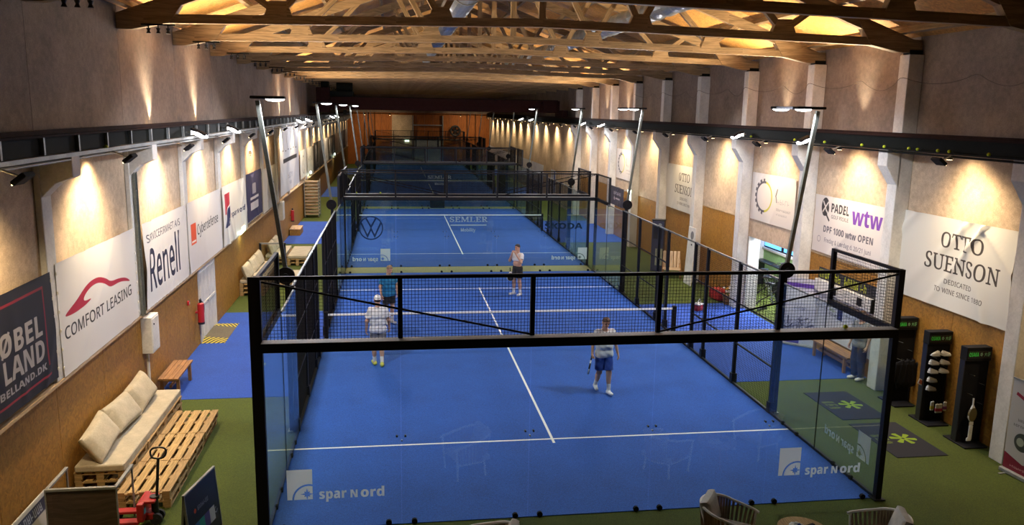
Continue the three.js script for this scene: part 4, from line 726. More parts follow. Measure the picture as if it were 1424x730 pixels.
// pallet truck
{
  const t = thing('pallet_truck', 'red pallet truck with black handle between counter and pallets', 'pallet truck', [-6.9, 0, -0.58], 0);
  for (const z of [-0.09, 0.27]) obj('fork', [rb(0.95, 0.05, 0.15, 0.015, -0.555, 0.12, z), bx(0.02, 0.05, 0.04, -1.03, 0.11, z)], M.red, t);
  obj('body', [rb(0.1, 0.30, 0.48, 0.02, -0.06, 0.27, 0.09), rb(0.22, 0.05, 0.3, 0.02, 0.03, 0.40, 0.09), rb(0.16, 0.12, 0.2, 0.03, 0.02, 0.14, 0.09)], M.red, t); obj('label_plate', bx(0.006, 0.09, 0.08, -0.005, 0.29, 0.25), S(lin(0.12, 0.42, 0.55), 0.5, { name: 'label_blue' }), t);
  obj('pump', [cy(0.05, 0.06, 0.34, 0.1, 0.25, 0.09), cy(0.07, 0.07, 0.05, 0.1, 0.42, 0.09)], M.black, t);
  for (const z of [0.02, 0.16]) obj('wheel', [cy(0.09, 0.09, 0.05, 0.13, 0.09, z, PI / 2), cy(0.03, 0.03, 0.06, 0.13, 0.09, z, PI / 2)], M.rubber, t); for (const z of [-0.09, 0.27]) obj('roller', cy(0.035, 0.035, 0.06, -0.48, 0.04, z, PI / 2), M.rubber, t);
  obj('tow_bar', [rod([0.13, 0.36, 0.09], [0.17, 1.02, 0.02], 0.022)], M.black, t);
  obj('grip', tube([[0.17, 1.02, 0.02], [0.08, 1.05, 0.02], [0.06, 1.14, 0.01], [0.1, 1.19, 0.01], [0.26, 1.19, 0.01], [0.29, 1.14, 0.01], [0.26, 1.05, 0.02], [0.17, 1.02, 0.02]], 0.015, 40, 8), M.black, t); obj('lever', rod([0.17, 1.05, 0.02], [0.2, 1.13, 0.06], 0.01), M.red, t);
}
// standing sign and leaning poster at the seats
{
  const t = thing('floor_sign', 'dark navy pavement sign on the green turf beside the enclosure post', 'sign', [-5.9, 0, 0.43], -0.22);
  const m = S(0xffffff, 0.45, { name: 'sign_print', map: paper(0.96, 1.06, 300, (g) => {
    bg(g, 0.96, 1.06, '#1b1c2c'); g.fillStyle = '#e4572e'; g.beginPath(); g.arc(0.24, 0.34, 0.035, 0, 7); g.fill(); marks(g, 0.32, 0.66, 0.37, 0.07, 7, '#9ca0ac');
    const gr = [['#2f6fb0'], ['#35a39a'], ['#5c4fa8'], ['#c3c7d2']]; gr.forEach(([c], i) => { g.fillStyle = c; g.fillRect(0.16 + i * 0.16, 0.52, 0.16, 0.22); }); g.strokeStyle = '#c3c7d2'; g.lineWidth = 0.012; g.beginPath(); g.arc(0.84, 0.62, 0.04, 0, 5); g.stroke(); marks(g, 0.16, 0.7, 0.9, 0.05, 9, '#9ca0ac');
  }) });
  for (const s of [-1, 1]) { const b = child(t, 'board'); b.position.set(s * 0.09, 0, 0); b.rotation.z = s * 0.085; obj('plate', place(clean(new THREE.BoxGeometry(0.96, 1.06, 0.02)), 0, 0.55, 0, 0, s * PI / 2), m, b); obj('edge', [bx(0.03, 0.025, 0.98, 0, 1.085, 0), bx(0.03, 1.06, 0.02, 0, 0.55, 0.48), bx(0.03, 1.06, 0.02, 0, 0.55, -0.48)], M.greySteel, b); }
  const p = thing('leaning_board', 'white printed board with dark blue lettering leaning on the plywood', 'board', [-8.2, 0, 0.45], 0);
  const pm = S(0xffffff, 0.5, { name: 'board_print', map: paper(1.5, 0.72, 200, (g) => { bg(g, 1.5, 0.72, '#a9aaa8'); g.fillStyle = '#27304e'; g.fillRect(0.04, 0.05, 1.42, 0.18); marks(g, 0.1, 1.3, 0.2, 0.12, 12, '#9aa4b8'); g.fillStyle = '#5c7c40'; g.beginPath(); g.arc(0.5, 0.45, 0.05, 0, 7); g.fill(); }) });
  obj('panel', place(clean(new THREE.BoxGeometry(1.5, 0.72, 0.015)), 0.05, 0.352, 0, 0, PI / 2, 0), pm, p); obj('edge_strip', bx(0.02, 0.02, 1.5, 0.05, 0.718, 0), M.white, p); p.rotation.z = 0.2;
}
// pallet lounge further along the wall
for (let j = 0; j < 3; j++) for (let i = 0; i < 3; i++) pallet(-7.93, j * 0.145, -16.9 - i * 1.22, 0, `pallet ${['bottom', 'middle', 'top'][j]} of three below the second lounge seat`, `pallets of the second lounge, ${['bottom', 'middle', 'top'][j]} layer`);
for (let j = 0; j < 2; j++) for (let i = 0; i < 2; i++) pallet(-7.93, j * 0.145, -22.6 - i * 1.22, 0, 'pallet below the third lounge seat', 'pallets of the third lounge');
for (let j = 0; j < 2; j++) { for (let i = 0; i < 2; i++) pallet(-7.02, j * 0.145, -22.4 - i * 1.22, 0, 'pallet below the beige daybed', 'pallets of the daybed'); pallet(-6.95, j * 0.145, -18.2, 0, 'pallet below the loose beige footrest cushion', 'pallets of the footrest'); }
{
  const pad = (x, y, z, w, d, label) => { const t = thing('seat_cushion', label, 'cushion', [x, y, z]); obj('pad', place(flat(w, 0.13, d), 0, 0.065, 0), M.cushion, t); obj('piping', rod([w / 2 - 0.005, 0.12, -d / 2 + 0.04], [w / 2 - 0.005, 0.12, d / 2 - 0.04], 0.006), M.cushion, t); };
  pad(-7.93, 0.435, -18.1, 0.78, 3.6, 'beige seat cushion of the second lounge below the bank banner'); pad(-7.93, 0.29, -23.2, 0.78, 2.4, 'beige seat cushion of the third lounge'); pad(-7.02, 0.29, -23.0, 0.8, 2.4, 'beige daybed cushion beside the third lounge'); pad(-6.95, 0.29, -18.2, 0.8, 1.2, 'beige footrest cushion before the second lounge');
  const pil = (z, y, l) => { const q = thing('back_pillow', l, 'pillow', [-8.12, y, z], 0); const m = obj('cover', cushionGeo(1.0, 0.22, 0.52, 1), M.cushion, q); m.rotation.y = PI / 2; q.rotation.z = -1.22; obj('seam', place(tube([[-0.46, 0, -0.24], [0, 0, -0.245], [0.46, 0, -0.24]], 0.005, 16, 5), 0, 0, 0, 0, PI / 2), M.cushion, q); };
  pil(-16.75, 0.8, 'beige back pillow of the second lounge, at the fire door end'); pil(-18.05, 0.8, 'beige back pillow in the middle of the second lounge'); pil(-19.2, 0.8, 'beige back pillow of the second lounge, next to the glass screen'); pil(-22.55, 0.66, 'beige back pillow of the third lounge, next to the glass screen'); pil(-23.8, 0.66, 'beige back pillow of the third lounge, next to the plywood block');
  const sc = thing('glass_screen', 'framed clear screen between the second and third lounge', 'screen', [-7.9, 0, -20.6]); obj('post', bx(0.08, 1.15, 0.08, 0.55, 0.575, 0), M.frame, sc); obj('post', bx(0.08, 1.15, 0.08, -0.38, 0.575, 0), M.frame, sc); obj('top_rail', bx(0.95, 0.06, 0.08, 0.08, 1.13, 0), M.greySteel, sc); obj('pane', bx(0.86, 1.0, 0.01, 0.085, 0.56, 0), M.glass, sc);
  const w = thing('plywood_block', 'low plywood step block below the second extinguisher', 'block', [-8.05, 0.008, -30.6]); obj('top', rb(0.55, 0.03, 1.4, 0.005, 0, 0.32, 0), M.plyTrim, w); obj('front', bx(0.03, 0.3, 1.36, 0.25, 0.15, 0), M.ply, w); for (const z of [-0.66, 0.66]) obj('side', bx(0.5, 0.3, 0.03, 0, 0.15, z), M.ply, w);
}
// rack of flat wooden trays
{
  const t = thing('tray_rack', 'tall trolley rack stacked with pale wooden trays', 'rack', [-7.85, 0, -37.4]);
  for (const x of [-0.4, 0.4]) for (const z of [-0.55, 0.55]) obj('post', bx(0.05, 2.15, 0.05, x, 1.15, z), M.galv, t);
  for (let i = 0; i < 11; i++) { const tr = child(t, 'tray'); tr.position.y = 0.2 + i * 0.19; obj('base', bx(0.78, 0.02, 1.1, 0, 0, 0), M.plyTrim, tr); obj('lip', bx(0.78, 0.07, 0.02, 0, 0.035, 0.54), M.plyTrim, tr); }
  for (const x of [-0.36, 0.36]) for (const z of [-0.5, 0.5]) obj('castor', cy(0.06, 0.06, 0.03, x, 0.06, z, 0, 0, PI / 2), M.rubber, t);
}
// floor mats with a star sign
{
  const m = new THREE.MeshStandardMaterial({ roughness: 0.95, name: 'mat_print', map: paper(1.06, 1.7, 300, (g) => {
    bg(g, 1.06, 1.7, '#1c1d24'); g.save(); g.translate(0.68, 0.85); g.fillStyle = '#7d981c'; for (let i = 0; i < 6; i++) { g.save(); g.rotate(i * PI / 3 + 0.26); g.beginPath(); g.moveTo(0.03, -0.03); g.lineTo(0.25, -0.06); g.lineTo(0.27, 0); g.lineTo(0.25, 0.06); g.lineTo(0.03, 0.03); g.fill(); g.restore(); } g.restore();
    g.save(); g.translate(0.30, 0.62); for (let k = 0; k < 3; k++) marks(g, -0.2, 0.08, 0.10 + k * 0.17, 0.11, 4, '#74881f'); g.restore();
  }) });
  const g = (n, l, z) => { const t = thing('floor_mat', l, 'mat', [6.97, 0.002, z]); obj('rubber_edge', rb(1.08, 0.008, 1.72, 0.003, 0, 0.004, 0), M.mat, t); obj('pile', place(clean(new THREE.BoxGeometry(1.06, 0.004, 1.7)), 0, 0.0095, 0), m, t); };
  g(0, 'dark mat with yellow green star sign beside the wooden bench', -4.28); g(1, 'dark mat with yellow green star sign in front of the shoe stands', -2.34);
}
// display stands
const headerTex = paper(0.46, 0.14, 700, (g) => {
  g.translate(-0.012, -0.045); g.scale(1.03, 1.38);
  bg(g, 0.6, 0.3, '#101114'); words(g, 'OSAKA', 0.03, 0.22, 0.105, 0.055, 'bold $ sans-serif', '#45f060'); g.fillStyle = '#7ea888'; for (let i = 0; i < 5; i++) { g.beginPath(); g.arc(0.27 + 0.016 * Math.cos(i * 1.257), 0.078 + 0.016 * Math.sin(i * 1.257), 0.011, 0, 7); g.fill(); }
  const k = '#86d49a'; line(g, [[0.325, 0.07], [0.375, 0.07]], 0.008, k); line(g, [[0.35, 0.05], [0.35, 0.07], [0.33, 0.106]], 0.008, k); line(g, [[0.35, 0.07], [0.372, 0.106]], 0.008, k); line(g, [[0.392, 0.05], [0.392, 0.106]], 0.008, k); line(g, [[0.405, 0.055], [0.435, 0.055]], 0.008, k); line(g, [[0.41, 0.055], [0.405, 0.106]], 0.008, k); line(g, [[0.414, 0.075], [0.432, 0.075], [0.412, 0.106]], 0.008, k);
});
function stand(label, z, x = 8.31) {
  const t = thing('display_stand', label, 'stand', [x, 0, z]);
  obj('base', rb(0.5, 0.03, 0.66, 0.01, -0.03, 0.02, 0), M.blackMatte, t); obj('back_panel', rb(0.5, 1.75, 0.1, 0.01, 0.01, 0.9, -0.05), M.blackMatte, t);
  const h = obj('header', rb(0.54, 0.28, 0.2, 0.012, -0.01, 1.87, -0.02), M.blackMatte, t); obj('header_print', place(clean(new THREE.BoxGeometry(0.5, 0.15, 0.004)), -0.01, 1.86, 0.083), new THREE.MeshStandardMaterial({ map: headerTex, roughness: 0.5, name: 'header_print' }), h);
  obj('side_frame', [bx(0.02, 1.75, 0.14, -0.255, 0.9, -0.05), bx(0.02, 1.75, 0.14, 0.255, 0.9, -0.05)], M.black, t);
  return t;
}
const st1 = stand('black display stand hung with dark clothes beside the enclosure corner', -4.35), st2 = stand('black display stand holding white shoes', -3.2), st3 = stand('black display stand with a hanging racket beside the white column', -2.05, 8.31);
for (const [t, n] of [[st1, 5], [st2, 2], [st3, 4]]) for (let i = 0; i < n; i++) obj('peg', rod([-0.12 + (i % 2) * 0.24, 1.45 - 0.2 * i, 0], [-0.12 + (i % 2) * 0.24, 1.46 - 0.2 * i, 0.16], 0.005), M.galv, t);
// ---------------------------------------------------------------- meshing of distance fields (bodies, clothes, shoes)
const len3 = Math.hypot, mix = (a, b, t) => a + (b - a) * t;
const smin = (a, b, k) => { const h = Math.max(k - Math.abs(a - b), 0) / k; return Math.min(a, b) - h * h * k * 0.25; };
const cap = (a, b, ra, rb, cut) => {                    // tapered capsule; cut: flat end at b
  const dx = b[0] - a[0], dy = b[1] - a[1], dz = b[2] - a[2], L2 = dx * dx + dy * dy + dz * dz, L = Math.sqrt(L2);
  return (x, y, z) => { const px = x - a[0], py = y - a[1], pz = z - a[2], q = (px * dx + py * dy + pz * dz) / L2, t = Math.max(0, Math.min(1, q)); const d = len3(px - dx * t, py - dy * t, pz - dz * t) - mix(ra, rb, t); return cut ? Math.max(d, (q - 1) * L) : d; };
};
const ell = (c, r) => (x, y, z) => { const k = len3((x - c[0]) / r[0], (y - c[1]) / r[1], (z - c[2]) / r[2]); return (k - 1) * Math.min(...r); };
const uni = (fs, k) => (x, y, z) => { let d = 9; for (const f of fs) d = smin(d, f(x, y, z), k); return d; };
function meshField(f, lo, hi, cell) {
  const n = [0, 1, 2].map((i) => Math.ceil((hi[i] - lo[i]) / cell) + 1), [nx, ny, nz] = n, F = new Float32Array(nx * ny * nz);
  for (let k = 0, q = 0; k < nz; k++) for (let j = 0; j < ny; j++) for (let i = 0; i < nx; i++, q++) F[q] = f(lo[0] + i * cell, lo[1] + j * cell, lo[2] + k * cell);
  const pos = [], idx = [], key = new Map(), yd = nx, zd = nx * ny;
  const vert = (q, ax) => {
    const id = q * 3 + ax; let v = key.get(id); if (v !== undefined) return v;
    const q2 = q + [1, yd, zd][ax], t = F[q] / (F[q] - F[q2]), i = q % nx, j = ((q / nx) | 0) % ny, k = (q / zd) | 0;
    v = pos.length / 3; pos.push(lo[0] + (i + (ax === 0 ? t : 0)) * cell, lo[1] + (j + (ax === 1 ? t : 0)) * cell, lo[2] + (k + (ax === 2 ? t : 0)) * cell); key.set(id, v); return v;
  };
  for (let k = 0; k < nz - 1; k++) for (let j = 0; j < ny - 1; j++) for (let i = 0; i < nx - 1; i++) {
    const q = i + j * yd + k * zd, c = [q, q + 1, q + 1 + yd, q + yd, q + zd, q + 1 + zd, q + 1 + yd + zd, q + yd + zd];
    let bits = 0; for (let b = 0; b < 8; b++) if (F[c[b]] > 0) bits |= 1 << b;
    if (!edgeTable[bits]) continue;
    const E = [[0, 0], [1, 1], [3, 0], [0, 1], [4, 0], [5, 1], [7, 0], [4, 1], [0, 2], [1, 2], [2, 2], [3, 2]];
    for (let m = bits * 16; triTable[m] !== -1; m += 3) idx.push(...[0, 1, 2].map((s) => { const [cc, ax] = E[triTable[m + s]]; return vert(c[cc], ax); }));
  }
  const g = new THREE.BufferGeometry(), e = cell * 0.5, nor = [];
  for (let i = 0; i < pos.length; i += 3) { const [x, y, z] = [pos[i], pos[i + 1], pos[i + 2]]; const gx = f(x + e, y, z) - f(x - e, y, z), gy = f(x, y + e, z) - f(x, y - e, z), gz = f(x, y, z + e) - f(x, y, z - e), l = len3(gx, gy, gz) || 1; nor.push(gx / l, gy / l, gz / l); }
  for (let i = 0; i < idx.length; i += 3) {
    const [a, b, c] = [idx[i] * 3, idx[i + 1] * 3, idx[i + 2] * 3], ux = pos[b] - pos[a], uy = pos[b + 1] - pos[a + 1], uz = pos[b + 2] - pos[a + 2], vx = pos[c] - pos[a], vy = pos[c + 1] - pos[a + 1], vz = pos[c + 2] - pos[a + 2];
    if ((uy * vz - uz * vy) * nor[a] + (uz * vx - ux * vz) * nor[a + 1] + (ux * vy - uy * vx) * nor[a + 2] < 0) { const s = idx[i + 1]; idx[i + 1] = idx[i + 2]; idx[i + 2] = s; }
  }
  g.setAttribute('position', new THREE.Float32BufferAttribute(pos, 3)); g.setAttribute('normal', new THREE.Float32BufferAttribute(nor, 3));
  const uv = []; for (let i = 0; i < pos.length; i += 3) uv.push(pos[i] + pos[i + 2] * 0.7, pos[i + 1]); g.setAttribute('uv', new THREE.Float32BufferAttribute(uv, 2)); g.setIndex(idx); return clean(g);
}
const bounds = (pts, pad) => [[0, 1, 2].map((i) => Math.min(...pts.map((p) => p[i])) - pad), [0, 1, 2].map((i) => Math.max(...pts.map((p) => p[i])) + pad)];
const V = { add: (a, b) => a.map((v, i) => v + b[i]), sub: (a, b) => a.map((v, i) => v - b[i]), mul: (a, s) => a.map((v) => v * s), mix: (a, b, t) => a.map((v, i) => mix(v, b[i], t)), cross: (a, b) => [a[1] * b[2] - a[2] * b[1], a[2] * b[0] - a[0] * b[2], a[0] * b[1] - a[1] * b[0]], unit: (a) => { const l = len3(...a) || 1; return a.map((v) => v / l); } };

// ---------------------------------------------------------------- players
function handField(w, dir, back, curl, side) {           // palm and five fingers; back: the way the back of the hand faces
  const d = V.unit(dir), b = V.unit(back), s = V.mul(V.unit(V.cross(d, b)), side), at = (f, u, n) => V.add(w, V.add(V.mul(d, f), V.add(V.mul(s, u), V.mul(b, n))));
  const out = [cap(at(-0.01, 0, 0), at(0.03, 0, 0), 0.027, 0.026)], palm = [];
  for (const u of [-0.026, -0.008, 0.01, 0.026]) palm.push(cap(at(0.02, u * 0.7, 0), at(0.085, u, 0), 0.016, 0.0135));
  out.push(uni(palm, 0.012)); const pts = [w];
  [[-0.029, 0.062], [-0.0095, 0.078], [0.0105, 0.086], [0.030, 0.076]].forEach(([u, L]) => {
    const a1 = curl * 0.9, a2 = curl * 1.9, p0 = at(0.085, u, 0), p1 = at(0.085 + L * 0.5 * Math.cos(a1), u * 1.06, -L * 0.5 * Math.sin(a1)), p2 = at(0.085 + L * 0.5 * Math.cos(a1) + L * 0.5 * Math.cos(a2), u * 1.08, -L * 0.5 * Math.sin(a1) - L * 0.5 * Math.sin(a2));
    out.push(uni([cap(p0, p1, 0.0098, 0.0092), cap(p1, p2, 0.0092, 0.008)], 0.006)); pts.push(p1, p2);
  });
  const t1 = at(0.06, 0.052, -0.014), t2 = at(0.092, 0.056, -0.03 - curl * 0.012); out.push(uni([cap(at(0.022, 0.024, -0.004), t1, 0.0135, 0.0115), cap(t1, t2, 0.0115, 0.0088)], 0.008)); pts.push(t1, t2);
  return { f: uni(out, 0.007), pts };
}
function person(label, pos, turn, o) {
  const J = { hl: [0.092, 0.94, 0], hr: [-0.092, 0.94, 0], kl: [0.105, 0.50, 0.02], kr: [-0.105, 0.50, 0.02], al: [0.11, 0.09, -0.02], ar: [-0.11, 0.09, -0.02], tl: [0.125, 0.035, 0.16], tr: [-0.125, 0.035, 0.16],
    sl: [0.185, 1.45, 0], sr: [-0.185, 1.45, 0], el: [0.25, 1.17, -0.03], er: [-0.25, 1.17, -0.03], wl: [0.265, 0.93, 0.06], wr: [-0.265, 0.93, 0.06], neck: [0, 1.49, 0], head: [0, 1.70, 0.03], lean: 0, ...o.j };
  const t = thing('person', label, 'person', pos, turn); t.scale.setScalar(o.scale ?? 1);
  const torsoCaps = (i) => [cap([-0.075, 0.98, 0], [0.075, 0.98, 0], 0.112 + i, 0.112 + i), cap([-0.06, 1.14, 0.012], [0.06, 1.14, 0.012], 0.108 + i, 0.108 + i), cap([-0.085, 1.31, 0], [0.085, 1.31, 0], 0.118 + i, 0.118 + i), cap(V.add(J.sl, [-0.05, -0.025, 0]), V.add(J.sr, [0.05, -0.025, 0]), 0.072 + i, 0.072 + i), cap([0, 1.40, -0.01], J.neck, 0.085 + i, 0.06 + i)];
  const legs = (s) => { const [h, k, a, e] = [J['h' + s], J['k' + s], J['a' + s], J['t' + s]]; return [cap(h, k, 0.086, 0.058), cap(k, a, 0.054, 0.036), ell(V.add(V.mix(k, a, 0.32), [0, 0, -0.02]), [0.05, 0.12, 0.055]), cap(V.add(a, [0, -0.035, -0.03]), e, 0.042, 0.032)]; };
  const arms = (s) => [cap(J['s' + s], J['e' + s], 0.052, 0.041), cap(J['e' + s], J['w' + s], 0.041, 0.028), ell(V.mix(J['s' + s], J['e' + s], 0.15), [0.06, 0.075, 0.06])];
  const body = uni([...torsoCaps(0), ...legs('l'), ...legs('r'), ...arms('l'), ...arms('r'), cap(J.neck, V.mix(J.neck, J.head, 0.6), 0.058, 0.054)], 0.045);
  const geos = []; { const [lo, hi] = bounds(Object.values(J).filter(Array.isArray), 0.16); geos.push(meshField(body, lo, hi, 0.0125)); }
  // head in its own space, turned on the neck
  const hm = new THREE.Matrix4().compose(new THREE.Vector3(...J.head), new THREE.Quaternion().setFromEuler(new THREE.Euler(o.nod ?? 0, o.look ?? 0, o.tilt ?? 0)), new THREE.Vector3(1, 1, 1));
  const skull = uni([ell([0, 0.03, -0.012], [0.078, 0.088, 0.098]), ell([0, -0.045, 0.022], [0.062, 0.072, 0.072]), cap([0, -0.095, 0.045], [0, -0.085, 0.05], 0.032, 0.03), cap([0, -0.16, -0.03], [0, -0.06, -0.02], 0.054, 0.056)], 0.04);
  const faceF = (x, y, z) => { let d = smin(skull(x, y, z), Math.min(cap([0, 0.02, 0.086], [0, -0.028, 0.108], 0.009, 0.014)(x, y, z), ell([0.082, -0.005, -0.01], [0.012, 0.032, 0.022])(x, y, z), ell([-0.082, -0.005, -0.01], [0.012, 0.032, 0.022])(x, y, z)), 0.012); d = smin(d, cap([-0.02, -0.062, 0.087], [0.02, -0.062, 0.087], 0.009, 0.009)(x, y, z), 0.01); for (const s of [-1, 1]) d = -smin(-d, ell([s * 0.032, 0.014, 0.094], [0.018, 0.012, 0.014])(x, y, z), 0.01); return d; };
  geos.push(meshField(faceF, [-0.12, -0.22, -0.14], [0.12, 0.14, 0.15], 0.006).applyMatrix4(hm));
  for (const s of ['l', 'r']) { const w = J['w' + s], d = o['hand' + s]?.dir ?? V.sub(w, J['e' + s]), b = o['hand' + s]?.back ?? [s === 'l' ? 1 : -1, 0, 0]; const h = handField(w, d, b, o['hand' + s]?.curl ?? 0.45, s === 'l' ? 1 : -1); const [lo, hi] = bounds(h.pts, 0.05); geos.push(meshField(h.f, lo, hi, 0.005)); }
  obj('body', geos, M.skin, t);
  for (const s of [-1, 1]) { const e = obj('eye', sp(0.0105), M.hairDark, t); e.position.set(...new THREE.Vector3(s * 0.032, 0.014, 0.083).applyMatrix4(hm).toArray()); }
  obj('eyebrows', [-1, 1].map((s) => rod([s * 0.018, 0.034, 0.086], [s * 0.048, 0.034, 0.076], 0.0045, 6)).map((g) => g.applyMatrix4(hm)), o.hair, t);
  // clothes
  const hem = o.hem ?? 0.87, sl = (s) => cap(J['s' + s], V.mix(J['s' + s], J['e' + s], o.sleeve ?? 0.72), 0.075, 0.078, true);
  const shirt = uni([...torsoCaps(0.026), sl('l'), sl('r'), ...(o.hem ? [] : [cap([-0.085, 0.93, 0], [0.085, 0.93, 0], 0.132, 0.132), cap([-0.08, 1.14, 0], [0.08, 1.14, 0], 0.13, 0.13)])], 0.04);
  const wr = (x, y, z) => 0.006 * Math.sin(x * 31 + y * 17) * Math.sin(y * 23 + z * 19);
  const shirtF = (x, y, z) => Math.max(shirt(x, y, z) + wr(x, y, z), hem + 0.01 * Math.sin(x * 14) - y, 0.088 - len3(x - J.neck[0], (y - J.neck[1] - 0.06) * 1.0, (z - J.neck[2] - 0.025) * 0.9), y - 1.53);
  { const [lo, hi] = bounds([J.sl, J.sr, J.el, J.er, [0, hem, 0], [0.2, 1.0, 0.1], [-0.2, 1.5, -0.1]], 0.13); obj('shirt', meshField(shirtF, lo, hi, 0.0125), o.shirt, t); }
  const sh = (s) => cap(J['h' + s], V.mix(J['h' + s], J['k' + s], o.shorts ?? 0.80), 0.116, 0.108, true);
  const lower = o.trousers ? ['l', 'r'].map((s) => cap(J['k' + s], J['a' + s], 0.098, 0.078, true)) : [];
  const shortsF0 = uni([cap([-0.075, 0.98, 0], [0.075, 0.98, 0], 0.126, 0.126), sh('l'), sh('r'), ...lower], 0.03);
  { const [lo, hi] = bounds([J.hl, J.hr, J.kl, J.kr, [0, 1.05, 0], ...(o.trousers ? [J.al, J.ar] : [])], 0.17); obj(o.trousers ? 'trousers' : 'shorts', meshField((x, y, z) => Math.max(shortsF0(x, y, z) + wr(x, y, z), y - 1.055), lo, hi, 0.0125), o.short, t); }
  for (const s of ['l', 'r']) {
    const a = J['a' + s], e = J['t' + s], k = J['k' + s], fwd = V.unit(V.sub(e, V.add(a, [0, -0.05, 0])));
    const heel = V.add(a, V.add(V.mul(fwd, -0.045), [0, -0.045, 0]));
    const up = V.cross(fwd, V.unit([fwd[2], 0, -fwd[0]])), u = up[1] < 0 ? V.mul(up, -1) : up;
    const shoe = uni([cap(heel, V.add(e, V.mul(u, 0.012)), 0.046, 0.04), cap(V.add(a, V.mul(u, -0.03)), V.add(a, V.mul(u, 0.012)), 0.046, 0.044)], 0.03), off = (p) => (p[0] - heel[0]) * u[0] + (p[1] - heel[1]) * u[1] + (p[2] - heel[2]) * u[2];
    const [lo, hi] = bounds([a, e, heel], 0.07); obj('shoe', meshField((x, y, z) => Math.max(shoe(x, y, z), -0.040 - off([x, y, z])), lo, hi, 0.008), o.shoe ?? M.shoeWhite, t);
    obj('sock', meshField(cap(V.mix(k, a, 0.66), V.add(a, [0, 0.0, 0]), 0.049, 0.045), ...bounds([V.mix(k, a, 0.66), a], 0.07), 0.01), M.shirtWhite, t);
  }
  const hs = uni([ell([0, 0.036, -0.014], [0.088, 0.096, 0.108])], 0.02);
  if (o.cap) {
    obj('cap', meshField((x, y, z) => Math.max(hs(x, y, z), 0.005 - y - z * 0.12), [-0.13, -0.05, -0.16], [0.13, 0.17, 0.14], 0.007).applyMatrix4(hm), M.shirtWhite, t);
    obj('cap_brim', place(clean(new THREE.CylinderGeometry(0.085, 0.085, 0.008, 24, 1, false, -PI / 2, PI)).scale(0.9, 1, 1.15), 0, 0.016, o.cap * 0.07, 0.12 * o.cap, o.cap > 0 ? 0 : PI).applyMatrix4(hm), M.shirtWhite, t);
  }
  obj('hair', meshField((x, y, z) => Math.max((o.cap ? ell([0, 0.01, -0.02], [0.082, 0.09, 0.1]) : hs)(x, y, z) + 0.005 * Math.sin(x * 90) * Math.sin(z * 80), -(y * 0.72 - z * 0.62 + (o.cap ? 0.02 : -0.012)), o.cap ? y - 0.02 : -1, -0.075 - y), [-0.13, -0.12, -0.16], [0.13, 0.17, 0.15], 0.007).applyMatrix4(hm), o.hair, t);
  return t;
}
function racket(label, p, dir, faceN) {                   // p: middle of the grip, dir: towards the head
  const t = thing('padel_racket', label, 'racket', p);
  const d = new THREE.Vector3(...dir).normalize(), n = new THREE.Vector3(...faceN), x = new THREE.Vector3().crossVectors(d, n).normalize(); n.crossVectors(x, d).normalize();
  t.quaternion.setFromRotationMatrix(new THREE.Matrix4().makeBasis(x, d, n));
  obj('grip', cy(0.016, 0.016, 0.15, 0, 0, 0), M.rubber, t); obj('throat', prism([[-0.016, 0.07], [0.016, 0.07], [0.07, 0.15], [-0.07, 0.15]], 0.026, 0.004), M.shirtWhite, t);
  const s = new THREE.Shape(); s.absellipse(0, 0.255, 0.125, 0.135, 0, 2 * PI); for (let i = -2; i <= 2; i++) for (let j = -2; j <= 2; j++) if (Math.hypot(i, j) < 2.5) { const h = new THREE.Path(); h.absellipse(i * 0.034, 0.255 + j * 0.036, 0.007, 0.007, 0, 2 * PI, true); s.holes.push(h); }
  obj('head', metreUV(new THREE.ExtrudeGeometry(s, { depth: 0.03, bevelEnabled: true, bevelSize: 0.004, bevelThickness: 0.004, bevelSegments: 2, curveSegments: 20 }).translate(0, 0, -0.015)), M.black, t); obj('bumper', clean(new THREE.TorusGeometry(0.128, 0.012, 8, 30, PI)).translate(0, 0.26, 0), M.shirtWhite, t);
  return t;
}
const FY = 0.014;
person('player in white cap and white shirt seen from behind', [-3.5, FY, -8.12], PI + 0.15, { shirt: M.shirtWhite, short: M.shortsGrey, shoe: M.shoeYellow, hair: M.hairBrown, cap: -1, nod: 0.18, scale: 1.0,
  j: { kl: [0.10, 0.50, 0.06], al: [0.085, 0.09, 0.06], tl: [0.11, 0.035, 0.23], kr: [-0.09, 0.50, 0.0], ar: [-0.075, 0.10, -0.14], tr: [-0.10, 0.037, 0.03], el: [0.27, 1.17, 0.0], wl: [0.28, 0.93, 0.08], er: [-0.27, 1.18, 0.0], wr: [-0.30, 0.95, 0.10] } });
person('player in white shirt and blue shorts walking with racket held down', [1.69, FY, -5.6], 0.05, { shirt: M.shirtWhite, short: M.shortsBlue, hair: M.hairBrown, nod: 0.42, tilt: -0.06, shorts: 0.86,
  j: { head: [0, 1.685, 0.06], kl: [0.10, 0.51, 0.10], al: [0.10, 0.09, 0.13], tl: [0.115, 0.045, 0.31], kr: [-0.10, 0.50, 0.0], ar: [-0.10, 0.12, -0.26], tr: [-0.115, 0.04, -0.11], er: [-0.265, 1.19, -0.05], wr: [-0.30, 0.97, 0.06], el: [0.27, 1.19, -0.02], wl: [0.31, 0.96, 0.05] }, handr: { dir: [-0.1, -1, 0.15], back: [-1, 0, 0.1], curl: 0.95 }, handl: { dir: [0.25, -1, 0.2], back: [1, 0.2, 0], curl: 0.4 } });
racket('padel racket held downwards by the player in blue shorts', [1.69 - 0.315, FY + 0.885, -5.6 + 0.085], [-0.22, -1, 0.15], [0.95, -0.1, 0.3]);
